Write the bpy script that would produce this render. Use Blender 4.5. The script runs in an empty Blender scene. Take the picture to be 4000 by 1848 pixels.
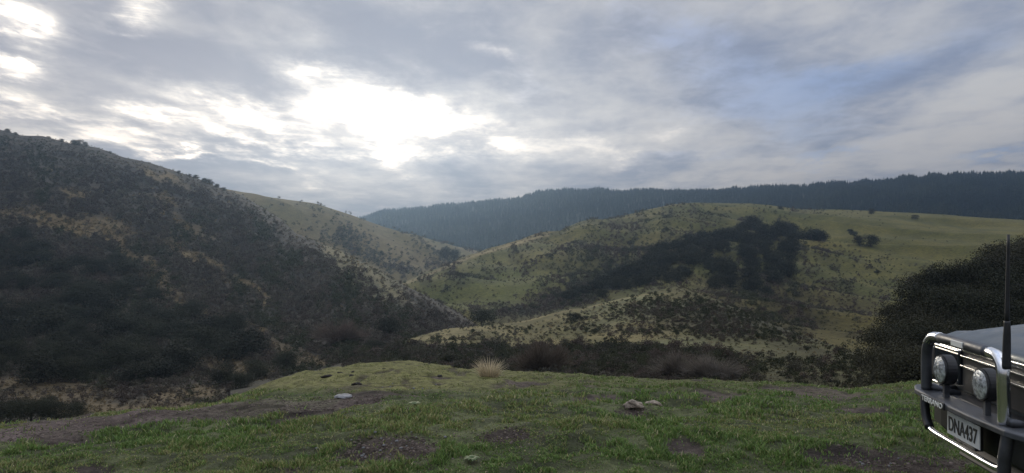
import bpy, math, random
import numpy as np
from mathutils import Vector, Matrix

random.seed(7)
RNG = np.random.default_rng(7)
C = bpy.context.scene.collection
SC = bpy.context.scene
PI = math.pi
# ------------------------------------------------------------------ camera
H = 1.65                 # eye height
F = 2910.0               # focal length in photo pixels (4000 wide)
CY = 924.0
cd = bpy.data.cameras.new('camera')
cam = bpy.data.objects.new('camera', cd)
C.objects.link(cam)
cam.location = (0, 0, H)
cam.rotation_euler = (PI / 2, 0, 0)
cd.sensor_width = 36.0
cd.lens = F / 4000 * 36
cd.clip_start = 0.1
cd.clip_end = 20000
SC.camera = cam
SC.view_settings.view_transform = 'Standard'
SC.view_settings.look = 'None'
SC.view_settings.exposure = 0.0
SC.view_settings.gamma = 1.0

# ------------------------------------------------------------------ node helper
class NT:
    def __init__(s, nt):
        s.nt = nt
    def n(s, t, **kw):
        nd = s.nt.nodes.new(t)
        for k, v in kw.items():
            setattr(nd, k, v)
        return nd
    def l(s, a, b):
        s.nt.links.new(a, b)
    def put(s, sock, v):
        if hasattr(v, 'links'):
            s.l(v, sock)
        else:
            sock.default_value = v
    def m(s, op, a, b=None, c=None, clamp=False):
        nd = s.n('ShaderNodeMath', operation=op, use_clamp=clamp)
        s.put(nd.inputs[0], a)
        if b is not None: s.put(nd.inputs[1], b)
        if c is not None: s.put(nd.inputs[2], c)
        return nd.outputs[0]
    def vm(s, op, a, b=None, out=0):
        nd = s.n('ShaderNodeVectorMath', operation=op)
        s.put(nd.inputs[0], a)
        if b is not None: s.put(nd.inputs[1], b)
        return nd.outputs[out]
    def mix(s, f, a, b, typ='MIX'):
        nd = s.n('ShaderNodeMix', data_type='RGBA', blend_type=typ)
        nd.clamp_factor = True
        s.put(nd.inputs[0], f); s.put(nd.inputs[6], a); s.put(nd.inputs[7], b)
        return nd.outputs[2]
    def noise(s, vec, scale, detail=4, rough=0.5, dist=0.0):
        nd = s.n('ShaderNodeTexNoise')
        if vec is not None: s.l(vec, nd.inputs['Vector'])
        nd.inputs['Scale'].default_value = scale
        nd.inputs['Detail'].default_value = detail
        nd.inputs['Roughness'].default_value = rough
        nd.inputs['Distortion'].default_value = dist
        return nd.outputs[0]
    def rng(s, v, a, b, c=0.0, d=1.0, smooth=True):
        nd = s.n('ShaderNodeMapRange')
        if smooth: nd.interpolation_type = 'SMOOTHSTEP'
        s.put(nd.inputs[0], v)
        nd.inputs[1].default_value = a; nd.inputs[2].default_value = b
        nd.inputs[3].default_value = c; nd.inputs[4].default_value = d
        return nd.outputs[0]

def pxdir(px, py):
    return Vector(((px - 2000) / F, 1.0, -(py - CY) / F)).normalized()

# ------------------------------------------------------------------ world: broken overcast, sun low behind cloud
SUN_AZ, SUN_EL = math.radians(-10), math.radians(14)
W = bpy.data.worlds.new('World'); SC.world = W; W.use_nodes = True
W.node_tree.nodes.clear()
g = NT(W.node_tree)
tc = g.n('ShaderNodeTexCoord').outputs['Generated']
sky = g.n('ShaderNodeTexSky', sky_type='NISHITA')
sky.sun_disc = False
sky.sun_elevation = SUN_EL
sky.sun_rotation = SUN_AZ
sky.air_density = 1.0; sky.dust_density = 1.0
skyc = g.vm('SCALE', sky.outputs[0]); skyc.node.inputs[3].default_value = 0.10
sep = g.n('ShaderNodeSeparateXYZ'); g.l(tc, sep.inputs[0])
zz = g.m('ADD', g.m('MAXIMUM', sep.outputs[2], 0.0), 0.13)
cmb = g.n('ShaderNodeCombineXYZ')
g.l(g.m('DIVIDE', sep.outputs[0], zz), cmb.inputs[0]); g.l(g.m('DIVIDE', sep.outputs[1], zz), cmb.inputs[1])
P = cmb.outputs[0]
mp = g.n('ShaderNodeMapping'); g.l(P, mp.inputs[0])
mp.inputs['Rotation'].default_value = (0, 0, math.radians(-48)); mp.inputs['Scale'].default_value = (1.0, 0.58, 1)
Ps = mp.outputs[0]
n1 = g.noise(Ps, 1.15, 7, 0.52, 0.35)
n2 = g.noise(Ps, 4.2, 6, 0.6, 0.2)
n3 = g.noise(P, 0.55, 3, 0.5)
# warp for blobs so their edges are wispy
wn = g.n('ShaderNodeTexNoise'); g.l(Ps, wn.inputs['Vector']); wn.inputs['Scale'].default_value = 2.6
wn.inputs['Detail'].default_value = 6; wn.inputs['Roughness'].default_value = 0.62
wv = g.vm('SUBTRACT', wn.outputs['Color'], (0.5, 0.5, 0.5))
wvs = g.vm('SCALE', wv); wvs.node.inputs[3].default_value = 0.10
dirw = g.vm('ADD', tc, wvs)
def blob(px, py, rx, ry, rot=0.0):
    """soft elliptical patch of cloud at a sky direction (angular size rx, ry in photo pixels)"""
    c = pxdir(px, py)
    right = Vector((c.y, -c.x, 0)).normalized(); up = right.cross(c).normalized()
    a = math.radians(rot)
    U = (right * math.cos(a) - up * math.sin(a)) * (F / rx); V = (right * math.sin(a) + up * math.cos(a)) * (F / ry)
    d = g.vm('SUBTRACT', dirw, tuple(c))
    u = g.vm('DOT_PRODUCT', d, tuple(U), out=1); v = g.vm('DOT_PRODUCT', d, tuple(V), out=1)
    q = g.m('MULTIPLY_ADD', u, u, g.m('MULTIPLY', v, v))
    return g.m('EXPONENT', g.m('MULTIPLY', q, -1.0))
def total(lst):
    acc = None
    for (px, py, rx, ry, rot, amp) in lst:
        b = blob(px, py, rx, ry, rot)
        acc = g.m('MULTIPLY', b, amp) if acc is None else g.m('MULTIPLY_ADD', b, amp, acc)
    return acc
BRIGHT = [
    (40, 70, 110, 80, 10, 2.2), (535, 30, 80, 80, 20, 0.95), (30, 280, 85, 28, 5, 1.3),
    (1270, 275, 140, 38, 12, 1.1), (1480, 455, 320, 80, 8, 1.5), (1520, 540, 120, 75, 15, 1.5),
    (980, 470, 260, 38, 12, 1.0), (700, 505, 400, 38, 3, 1.1), (160, 440, 240, 30, 12, 0.6),
    (520, 572, 240, 26, 6, 1.0), (760, 605, 110, 18, 4, 0.9), (1090, 660, 130, 24, 8, 0.9),
    (1940, 235, 140, 34, 14, 0.55), (1900, 520, 260, 60, 10, 0.7), (1300, 560, 900, 260, 4, 0.28),
    (2400, 590, 220, 40, 0, 0.38), (2620, 500, 70, 26, 0, 0.35)]
DARK = [
    (560, 190, 480, 70, 14, 0.85), (1090, 350, 330, 55, 16, 0.85), (330, 330, 330, 60, 14, 0.7),
    (1560, 120, 500, 120, 20, 0.45), (1150, 590, 330, 35, 4, 0.6), (760, 640, 260, 35, 8, 0.5),
    (3350, 300, 420, 110, 8, 0.45), (3800, 470, 420, 40, -8, 0.4), (1700, 700, 900, 110, 0, 0.5),
    (250, 480, 200, 20, 10, 0.5)]
BLUE = [
    (2900, 280, 420, 150, 25, 0.62), (2560, 110, 260, 90, 15, 0.40), (3350, 290, 330, 75, -6, 0.75),
    (3000, 480, 380, 120, 10, 0.5), (3230, 613, 130, 16, 2, 0.9), (3930, 598, 130, 18, 0, 1.1),
    (2600, 620, 260, 26, -4, 0.6), (2060, 330, 200, 70, 25, 0.4), (3800, 60, 300, 120, 0, 0.35)]
LIGHTC = [
    (2480, 90, 240, 100, 10, 0.25), (3450, 180, 420, 100, -12, 0.65), (3050, 370, 170, 60, 10, 0.45),
    (2420, 360, 420, 120, 15, 0.5), (3780, 400, 330, 70, -12, 0.65), (3600, 540, 420, 34, -8, 0.7),
    (2750, 540, 260, 70, 5, 0.6), (3000, 660, 1100, 45, -2, 0.5)]
bright, dark, blue, light = total(BRIGHT), total(DARK), total(BLUE), total(LIGHTC)
# cloud body: grey underside to pale top
body = g.m('ADD', g.m('MULTIPLY_ADD', n1, 1.5, -0.27), g.m('MULTIPLY', g.m('SUBTRACT', n2, 0.5), 0.75))
n4 = g.noise(P, 5.5, 5, 0.62, 0.5)
body = g.m('ADD', body, g.m('MULTIPLY', g.m('SUBTRACT', n4, 0.5), 0.55))
body = g.m('ADD', body, g.m('MULTIPLY', light, 0.42))
body = g.m('SUBTRACT', body, g.m('MULTIPLY', dark, 0.40))
body = g.m('SUBTRACT', body, g.m('MULTIPLY', blue, 0.22))
# thin flat layers low over the hills
mpl = g.n('ShaderNodeMapping'); g.l(tc, mpl.inputs[0]); mpl.inputs['Scale'].default_value = (3.2, 3.2, 34)
nl = g.noise(mpl.outputs[0], 1.0, 6, 0.6, 0.6)
low = g.rng(sep.outputs[2], 0.05, 0.24, 1.0, 0.15)
body = g.m('ADD', body, g.m('MULTIPLY', g.m('MULTIPLY', g.m('SUBTRACT', nl, 0.5), 1.05), low))
bf = g.rng(body, 0.05, 0.95)
# warm-grey cloud toward the hidden sun, cooler away from it
tosun = blob(1100, 420, 1700, 1100, 0)
cl_dark = g.mix(tosun, (0.20, 0.255, 0.385, 1), (0.335, 0.33, 0.375, 1))
cl_light = g.mix(tosun, (0.56, 0.56, 0.565, 1), (0.67, 0.635, 0.605, 1))
cloud = g.mix(bf, cl_dark, cl_light)
# thin parts show the blue sky
holes = g.m('MULTIPLY', g.rng(g.m('ADD', blue, g.m('MULTIPLY', g.m('SUBTRACT', g.m('MULTIPLY_ADD', n4, 0.8, n2), 0.9), 1.5)), 0.22, 1.35), 0.72)
bluesky = g.mix(0.7, skyc, (0.19, 0.30, 0.62, 1))
cloud = g.mix(holes, cloud, bluesky)
# bright breaks, with a warm cream halo toward the hidden sun
mod = g.rng(g.m('MULTIPLY_ADD', g.m('SUBTRACT', nl, 0.5), 0.8, n2), 0.30, 0.70, 0.35, 1.4)
t1 = g.m('MAXIMUM', g.m('SUBTRACT', g.m('MULTIPLY', bright, mod), g.m('MULTIPLY', dark, 0.22)), 0.0)
halo = g.m('MULTIPLY', blob(1350, 490, 1150, 270, 4), g.rng(n1, 0.35, 0.65, 0.10, 0.30))
amt = g.m('ADD', halo, g.m('MULTIPLY_ADD', g.m('MULTIPLY', t1, t1), 0.60, g.m('MULTIPLY', t1, 0.34)))
glow = g.vm('SCALE', (1.0, 0.885, 0.70)); g.l(amt, glow.node.inputs[3])
cloud = g.vm('ADD', cloud, glow)
# an overcast sky is brighter overhead than near the horizon
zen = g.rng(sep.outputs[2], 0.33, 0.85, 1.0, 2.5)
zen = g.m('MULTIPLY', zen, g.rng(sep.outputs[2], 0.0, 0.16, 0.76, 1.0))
cloud = g.mix(g.rng(sep.outputs[2], 0.02, 0.22, 1.0, 0.0), cloud, g.vm('MULTIPLY', cloud, (0.90, 0.83, 0.77)))
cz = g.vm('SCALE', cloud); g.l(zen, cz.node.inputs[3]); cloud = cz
# below the horizon: dull ground colour
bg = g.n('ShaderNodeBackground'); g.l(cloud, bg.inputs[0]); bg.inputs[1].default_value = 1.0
wo = g.n('ShaderNodeOutputWorld'); g.l(bg.outputs[0], wo.inputs[0])
W.cycles.sampling_method = 'MANUAL'; W.cycles.sample_map_resolution = 1024

# ------------------------------------------------------------------ sun (soft, through cloud)
sd = bpy.data.lights.new('sun', 'SUN'); so = bpy.data.objects.new('sun', sd); C.objects.link(so)
sd.energy = 1.1; sd.angle = math.radians(16); sd.color = (1.0, 0.88, 0.70)
sdir = Vector((math.sin(SUN_AZ) * math.cos(SUN_EL), math.cos(SUN_AZ) * math.cos(SUN_EL), math.sin(SUN_EL)))
so.rotation_euler = sdir.to_track_quat('Z', 'Y').to_euler()

# ------------------------------------------------------------------ numeric helpers
_TAB = np.random.default_rng(3).random((256, 256))
def vn(x, y, seed=0):
    x = np.asarray(x, float) + seed * 17.31; y = np.asarray(y, float) + seed * 9.77
    xi = np.floor(x).astype(np.int64); yi = np.floor(y).astype(np.int64)
    fx = x - xi; fy = y - yi
    fx = fx * fx * (3 - 2 * fx); fy = fy * fy * (3 - 2 * fy)
    a = _TAB[xi & 255, yi & 255]; b = _TAB[(xi + 1) & 255, yi & 255]
    c = _TAB[xi & 255, (yi + 1) & 255]; d = _TAB[(xi + 1) & 255, (yi + 1) & 255]
    return (a * (1 - fx) + b * fx) * (1 - fy) + (c * (1 - fx) + d * fx) * fy
def fbm(x, y, seed=0, octv=4, gain=0.5):
    s = 0; a = 1; t = 0; f = 1
    for i in range(octv):
        s = s + a * vn(np.asarray(x) * f, np.asarray(y) * f, seed + i); t += a; a *= gain; f *= 2.03
    return s / t
def sst(a, b, x):
    t = np.clip((x - a) / (b - a), 0, 1); return t * t * (3 - 2 * t)
def ell(px, py, cx, cy, rx, ry, rot=0.0):
    a = math.radians(rot); dx = px - cx; dy = py - cy
    u = dx * math.cos(a) + dy * math.sin(a); v = -dx * math.sin(a) + dy * math.cos(a)
    return np.exp(-((u / rx) ** 2 + (v / ry) ** 2))
def inpoly(px, py, poly):
    px = np.asarray(px); py = np.asarray(py); r = np.zeros(px.shape, bool)
    n = len(poly); j = n - 1
    for i in range(n):
        xi, yi = poly[i]; xj, yj = poly[j]
        if yi != yj:
            c = ((yi > py) != (yj > py)) & (px < (xj - xi) * (py - yi) / (yj - yi) + xi)
            r ^= c
        j = i
    return r
def mixc(a, b, t):
    a = np.asarray(a, float); b = np.asarray(b, float)
    return a * (1 - t[..., None]) + b * t[..., None]

def build(name, V, Q, mat, col=None, parent=None, smooth=False, link=True):
    """one mesh object from numpy verts and quads (or a list of polygons)"""
    V = np.asarray(V, np.float32).reshape(-1, 3)
    me = bpy.data.meshes.new(name)
    if isinstance(Q, np.ndarray):
        k = Q.shape[1]
        me.vertices.add(len(V)); me.vertices.foreach_set('co', V.ravel())
        me.loops.add(Q.size); me.loops.foreach_set('vertex_index', Q.astype(np.int32).ravel())
        me.polygons.add(len(Q)); me.polygons.foreach_set('loop_start', (np.arange(len(Q)) * k).astype(np.int32))
        me.update(calc_edges=True)
    else:
        me.from_pydata([tuple(v) for v in V], [], [tuple(q) for q in Q]); me.update()
    if smooth:
        me.polygons.foreach_set('use_smooth', np.ones(len(me.polygons), bool))
    if col is not None:
        at = me.color_attributes.new('Col', 'FLOAT_COLOR', 'POINT')
        c4 = np.ones((len(V), 4), np.float32); c4[:, :3] = col
        at.data.foreach_set('color', c4.ravel())
    if mat is not None: me.materials.append(mat)
    ob = bpy.data.objects.new(name, me)
    if link: C.objects.link(ob)
    if parent is not None: ob.parent = parent
    return ob

def tag(o, label=None, cat=None, group=None, kind=None):
    if label: o['label'] = label
    if cat: o['category'] = cat
    if group: o['group'] = group
    if kind: o['kind'] = kind
    return o
def empty(name, loc=(0, 0, 0), rz=0.0):
    o = bpy.data.objects.new(name, None); C.objects.link(o)
    o.location = loc; o.rotation_euler = (0, 0, rz); o.empty_display_size = 0.2
    return o

# ------------------------------------------------------------------ materials
def mat_attr(name, rough=0.9, var=0.0, fine=None, bump=None, gain=1.0, transl=0.0, spec=0.2, objvar=0.0):
    m = bpy.data.materials.new(name); m.use_nodes = True
    m.node_tree.nodes.clear(); t = NT(m.node_tree)
    at = t.n('ShaderNodeAttribute', attribute_name='Col').outputs['Color']
    col = at
    pos = t.n('ShaderNodeTexCoord').outputs['Object']
    if fine:
        for (sc, lo, hi) in fine:
            nz = t.noise(pos, sc, 5, 0.6)
            f = t.rng(nz, 0.28, 0.72, lo, hi)
            s = t.vm('SCALE', col); t.l(f, s.node.inputs[3]); col = s
    if objvar:
        oi = t.n('ShaderNodeObjectInfo').outputs['Random']
        f = t.rng(oi, 0, 1, 1 - objvar, 1 + objvar, smooth=False)
        s = t.vm('SCALE', col); t.l(f, s.node.inputs[3]); col = s
    if gain != 1.0:
        s = t.vm('SCALE', col); s.node.inputs[3].default_value = gain; col = s
    p = t.n('ShaderNodeBsdfPrincipled')
    t.l(col, p.inputs['Base Color']); p.inputs['Roughness'].default_value = rough
    p.inputs['Specular IOR Level'].default_value = spec
    if bump:
        bn = t.noise(pos, bump[0], 5, 0.65)
        b = t.n('ShaderNodeBump'); b.inputs['Strength'].default_value = bump[1]; b.inputs['Distance'].default_value = bump[2]
        t.l(bn, b.inputs['Height']); t.l(b.outputs[0], p.inputs['Normal'])
    out = t.n('ShaderNodeOutputMaterial')
    if transl:
        tr = t.n('ShaderNodeBsdfTranslucent'); t.l(col, tr.inputs[0])
        ms = t.n('ShaderNodeMixShader'); ms.inputs[0].default_value = transl
        t.l(p.outputs[0], ms.inputs[1]); t.l(tr.outputs[0], ms.inputs[2]); t.l(ms.outputs[0], out.inputs[0])
    else:
        t.l(p.outputs[0], out.inputs[0])
    return m
def mat_plain(name, col, rough=0.5, metal=0.0, spec=0.5, noise=None, bump=None, trans=0.0, coat=0.0):
    m = bpy.data.materials.new(name); m.use_nodes = True
    m.node_tree.nodes.clear(); t = NT(m.node_tree)
    p = t.n('ShaderNodeBsdfPrincipled')
    c4 = (*col, 1)
    pos = t.n('ShaderNodeTexCoord').outputs['Object']
    if noise:
        nz = t.rng(t.noise(pos, noise[0], 5, 0.6), 0.3, 0.7)
        t.l(t.mix(nz, tuple(c * noise[1] for c in col) + (1,), tuple(min(1, c * noise[2]) for c in col) + (1,)), p.inputs['Base Color'])
        if len(noise) > 3:
            t.l(t.rng(nz, 0, 1, rough, min(1, rough + noise[3])), p.inputs['Roughness'])
        else: p.inputs['Roughness'].default_value = rough
    else:
        p.inputs['Base Color'].default_value = c4; p.inputs['Roughness'].default_value = rough
    p.inputs['Metallic'].default_value = metal; p.inputs['Specular IOR Level'].default_value = spec
    p.inputs['Transmission Weight'].default_value = trans; p.inputs['Coat Weight'].default_value = coat
    if bump:
        b = t.n('ShaderNodeBump'); b.inputs['Strength'].default_value = bump[1]; b.inputs['Distance'].default_value = bump[2]
        t.l(t.noise(pos, bump[0], 5, 0.65), b.inputs['Height']); t.l(b.outputs[0], p.inputs['Normal'])
    t.l(p.outputs[0], t.n('ShaderNodeOutputMaterial').inputs[0])
    return m
M_HILL = mat_attr('hill_grass', 0.95, fine=[(0.12, 0.82, 1.18), (0.9, 0.72, 1.28)], bump=(0.8, 0.8, 0.5))
M_KNOLL = mat_attr('knoll_turf', 0.95, fine=[(9, 0.6, 1.4), (45, 0.7, 1.3)], bump=(22, 1.0, 0.03))
M_LEAF = mat_attr('foliage', 0.8, transl=0.25, objvar=0.25)
M_PINE = mat_attr('pine_foliage', 0.85, transl=0.15)
M_GRASS = mat_attr('grass_blades', 0.6, transl=0.3, spec=0.3)
M_BARK = mat_plain('bark', (0.07, 0.055, 0.045), 0.9, noise=(8, 0.6, 1.4))
M_STONE = mat_plain('pale_stone', (0.30, 0.245, 0.19), 0.9, noise=(14, 0.45, 1.5), bump=(30, 1.0, 0.02))
M_SLATE = mat_plain('grey_stone', (0.22, 0.22, 0.22), 0.85, noise=(10, 0.6, 1.3), bump=(20, 0.8, 0.01))
M_CLOD = mat_plain('dark_clod', (0.028, 0.022, 0.02), 0.95, noise=(20, 0.5, 1.5), bump=(25, 1.0, 0.02))

# ------------------------------------------------------------------ hill sheets
def curve(pts):
    a = np.array(pts, float); return a[:, 0], a[:, 1:]
class Sheet:
    def __init__(s, ridge, base, amp=2.0, ns=60.0, seed=0, spur=None):
        s.spur = spur
        s.rx, s.rv = curve(ridge); s.bx, s.bv = curve(base); s.amp = amp; s.ns = ns; s.seed = seed
    def cols(s, px):
        ry = np.interp(px, s.rx, s.rv[:, 0]); rd = np.interp(px, s.rx, s.rv[:, 1])
        by = np.interp(px, s.bx, s.bv[:, 0]); bd = np.interp(px, s.bx, s.bv[:, 1])
        return ry, rd, by, bd
    def pos(s, px, t):
        px = np.asarray(px, float); t = np.asarray(t, float)
        ry, rd, by, bd = s.cols(px)
        py = by + (ry - by) * np.sin(PI / 2 * t)
        d = bd + (rd - bd) * t
        x = (px - 2000) / F * d; z = H - (py - CY) / F * d
        w = np.sin(np.clip(t, 0, 1) * PI) ** 0.8
        nz = (fbm(x / s.ns, d / s.ns, s.seed, 4) - 0.5) * 2 * s.amp * w
        if s.spur:
            u = (x * .80 + d * .60) / s.spur[1]; v = (-x * .60 + d * .80) / (s.spur[1] * 3.2)
            nz = nz + (1 - np.abs(2 * fbm(u, v, s.seed + 5, 2) - 1) * 2.2) * s.spur[0] * w
        return np.stack([x, d, z + nz], -1)
    def at(s, px, py):
        px = np.asarray(px, float); ry, rd, by, bd = s.cols(px)
        fr = np.clip((by - py) / (by - ry), 0, 1)
        t = np.arcsin(fr) / (PI / 2)
        return s.pos(px, t), t
    def mesh(s, name, px0, px1, nx, nt, colf, tmax=1.5, mat=None):
        pxs = np.linspace(px0, px1, nx); ts = np.concatenate([np.linspace(0, 1.0, nt), np.linspace(1.02, tmax, max(6, nt // 5))])
        PX, T = np.meshgrid(pxs, ts)
        Pp = s.pos(PX, T)
        py = CY + (H - Pp[..., 2]) / Pp[..., 1] * F
        col = colf(PX, py, Pp, T)
        nr, nc = PX.shape
        i = np.arange(nr * nc).reshape(nr, nc)
        Q = np.stack([i[:-1, :-1], i[:-1, 1:], i[1:, 1:], i[1:, :-1]], -1).reshape(-1, 4)
        o = build(name, Pp.reshape(-1, 3), Q, mat or M_HILL, col.reshape(-1, 3), smooth=True)
        return tag(o, kind='structure')

A_RIDGE = [(-900, 420, 640), (-300, 470, 620), (0, 506, 600), (87, 530, 590), (164, 531, 580), (273, 560, 570), (382, 577, 560), (481, 614, 550), (579, 634, 540),
           (672, 664, 525), (765, 694, 510), (874, 741, 490), (945, 762, 475), (1092, 853, 420), (1158, 913, 390), (1256, 952, 355),
           (1338, 984, 330), (1427, 1033, 305), (1578, 1114, 265), (1704, 1174, 250), (1795, 1222, 240), (1850, 1262, 232), (1950, 1330, 220), (2400, 1500, 200)]
A_BASE = [(-900, 1800, 36), (0, 1740, 42), (800, 1660, 60), (1250, 1560, 80), (1520, 1480, 100), (1800, 1460, 120), (1950, 1480, 140), (2400, 1560, 150)]
SA = Sheet(A_RIDGE, A_BASE, 1.6, 40, 1)
B_RIDGE = [(-400, 640, 760), (700, 700, 720), (945, 752, 700), (1038, 768, 700), (1174, 787, 700), (1240, 798, 705), (1327, 827, 715), (1407, 855, 730), (1502, 893, 750),
           (1578, 913, 770), (1628, 918, 785), (1704, 948, 810), (1805, 971, 850), (1880, 985, 880), (1960, 1010, 900), (2300, 1060, 950)]
B_BASE = [(-400, 1240, 480), (1000, 1160, 500), (1500, 1150, 520), (1700, 1130, 540), (1900, 1100, 600), (2300, 1120, 700)]
SB = Sheet(B_RIDGE, B_BASE, 3.0, 80, 4, (5.0, 60))
C_RIDGE = [(-400, 1000, 2100), (900, 940, 2000), (1300, 900, 1900), (1407, 872, 1850), (1502, 846, 1800), (1603, 836, 1780), (1805, 812, 1720), (1906, 803, 1700), (2032, 792, 1650),
           (2097, 774, 1630), (2233, 762, 1600), (2341, 760, 1560), (2392, 768, 1540), (2553, 766, 1500), (2805, 765, 1430), (2956, 756, 1380),
           (3108, 752, 1340), (3259, 742, 1300), (3400, 735, 1270), (3478, 731, 1250), (3636, 713, 1220), (3762, 706, 1200), (3888, 713, 1180),
           (3951, 706, 1170), (4100, 702, 1150), (5000, 660, 1050)]
C_BASE = [(-400, 1100, 1200), (1400, 1080, 1000), (2000, 1070, 950), (2600, 1000, 850), (3200, 930, 760), (4000, 940, 700), (5000, 960, 650)]
C_RIDGE = [(a, b - 8, c) for a, b, c in C_RIDGE]
SCc = Sheet(C_RIDGE, C_BASE, 10.0, 220, 8)
D_RIDGE = [(1400, 1230, 350), (1540, 1130, 372), (1583, 1102, 380), (1704, 1055, 410), (1835, 1000, 450), (1921, 974, 475), (2107, 919, 520), (2188, 904, 535), (2258, 870, 545), (2309, 856, 550),
           (2354, 861, 555), (2400, 858, 562), (2452, 845, 575), (2553, 818, 600), (2628, 802, 615), (2729, 793, 625), (2931, 795, 630),
           (3007, 802, 630), (3133, 820, 620), (3259, 822, 610), (3400, 827, 600), (3730, 846, 570), (4000, 862, 540), (5000, 930, 450)]
D_BASE = [(1400, 1330, 230), (1700, 1330, 215), (2000, 1330, 200), (2300, 1320, 185), (2671, 1260, 150), (3000, 1440, 80), (3400, 1530, 55), (4000, 1580, 42), (5000, 1600, 36)]
SD = Sheet(D_RIDGE, D_BASE, 3.0, 75, 12, (5.0, 42))
E_RIDGE = [(900, 1490, 130), (1300, 1400, 148), (1450, 1352, 160), (1551, 1326, 166), (1740, 1284, 175), (1929, 1268, 180), (2054, 1252, 182), (2149, 1226, 182), (2224, 1208, 182), (2266, 1205, 181),
           (2427, 1166, 181), (2553, 1140, 181), (2671, 1127, 176), (2800, 1170, 150), (3000, 1260, 118), (3400, 1400, 80), (4000, 1500, 60), (5000, 1560, 50)]
E_BASE = [(900, 1640, 45), (1500, 1590, 36), (2500, 1580, 32), (3400, 1600, 30), (5000, 1640, 28)]
SE = Sheet(E_RIDGE, E_BASE, 0.5, 18, 15)
G_RIDGE = [(3150, 1580, 50), (3330, 1530, 58), (3420, 1400, 66), (3470, 1300, 72), (3570, 1225, 80), (3720, 1185, 88), (3860, 1130, 95), (4000, 1085, 102), (4400, 1020, 112), (5200, 980, 120)]
G_BASE = [(3150, 1640, 26), (3600, 1660, 24), (5200, 1680, 24)]
SG = Sheet(G_RIDGE, G_BASE, 0.8, 20, 18)

# openings of grass in the scrub of the left hill: cx, cy, rx, ry, rot
OPEN_A = [(130, 850, 240, 40, 12), (420, 890, 130, 42, 20), (590, 1035, 110, 30, 40), (690, 1150, 100, 30, 35), (860, 1250, 140, 20, 28),
          (872, 1085, 34, 18, 30), (1040, 1182, 40, 14, 30), (920, 1440, 190, 60, 10), (680, 1545, 210, 35, -8), (1130, 1380, 110, 30, 30),
          (150, 1530, 380, 70, 4), (250, 880, 300, 40, 12), (1380, 1030, 140, 26, 40), (1520, 1130, 120, 20, 34), (650, 790, 70, 30, 30), (640, 690, 130, 26, 24), (760, 890, 110, 30, 30),
          (300, 760, 60, 20, 20), (1000, 1290, 70, 14, 30), (1230, 1400, 90, 20, 25), (500, 1600, 400, 40, 0), (480, 960, 160, 26, 35), (760, 1010, 170, 24, 30), (980, 1110, 110, 16, 30)]
def open_a(px, py):
    m = np.zeros(np.shape(px))
    wx = px + (fbm(px / 60, py / 60, 31) - .5) * 90; wy = py + (fbm(px / 60, py / 60, 41) - .5) * 60
    for (cx, cy, rx, ry, rot) in OPEN_A:
        m = np.maximum(m, ell(wx, wy, cx, cy, rx, ry, rot))
    return m
def dens_a(px, py):
    op = open_a(px, py); n = fbm(px / 45, py / 30, 321, 3)
    d = 1 - .85 * sst(.2, .75, op + (n - .5) * .5)
    top = ell(px, py, 620, 650, 130, 30, 24) + ell(px, py, 250, 600, 300, 30, 14) * .3
    d = d * (1 - .8 * np.clip(top, 0, 1))
    right = sst(0, 1, ell(px, py, 1420, 1050, 190, 60, 38) * 1.1)
    d = d * (1 - .6 * right)
    return np.clip(d * (1 - sst(1560, 1650, py)) + .05, 0, 1) if True else d
def dens_b(px, py):
    n = fbm(px / 40, py / 25, 341, 4)
    d = .05 + .0 * px
    for (cx, cy, rx, ry, rot, a) in [(1370, 955, 70, 38, 20, 1.2), (1430, 1010, 150, 30, 22, .9), (1690, 1000, 130, 22, 35, .9), (1720, 950, 70, 12, 25, .8), (1640, 960, 100, 12, 25, .6),
                                      (1850, 985, 60, 12, 10, .9), (1560, 1070, 70, 22, 10, 1.2), (1700, 1040, 40, 30, 40, .8), (1590, 1010, 120, 8, 20, .2)]:
        d = np.maximum(d, ell(px, py, cx, cy, rx, ry, rot) * a * (.5 + n))
    return np.clip(d, 0, 1)
def dens_d(px, py):
    n = fbm(px / 50, py / 30, 351, 4)
    d = .22 + .55 * sst(.40, .70, n)
    for (cx, cy, rx, ry, rot, a) in [(2400, 1085, 430, 62, -22, 1.7), (2250, 1200, 200, 26, -10, 1.0), (2560, 860, 200, 40, -4, .55), (2650, 900, 220, 60, -8, .55), (2750, 850, 170, 24, 3, .8),
                                      (2400, 950, 280, 70, -20, .75), (3020, 1240, 400, 100, 10, 1.3), (3050, 1130, 330, 60, 18, 1.0), (3300, 1180, 160, 60, 10, .7), (3060, 803, 90, 6, 6, .9),
                                      (2350, 1010, 260, 60, -25, 1.0), (2090, 1222, 260, 24, -9, 2.0), (1950, 1150, 300, 60, -12, .45)]:
        d = np.maximum(d, ell(px, py, cx, cy, rx, ry, rot) * a * (.45 + n))
    d = d * (1 - .94 * sst(.25, .7, ell(px, py, 3650, 930, 620, 120, 3)))
    d = d * (1 - .7 * sst(.3, .7, ell(px, py, 1850, 1160, 260, 45, -8)))
    d = d * (1 - .9 * ell(px, py, 2740, 1060, 40, 25, 0)) * (1 - .9 * ell(px, py, 2600, 1180, 220, 20, -12))
    d = d * (1 - .85 * sst(.3, .8, ell(px, py, 2900, 800, 260, 16, 0))) * (1 - .8 * ell(px, py, 3250, 1350, 60, 120, 10))
    return np.clip(d, 0, 1)
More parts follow.
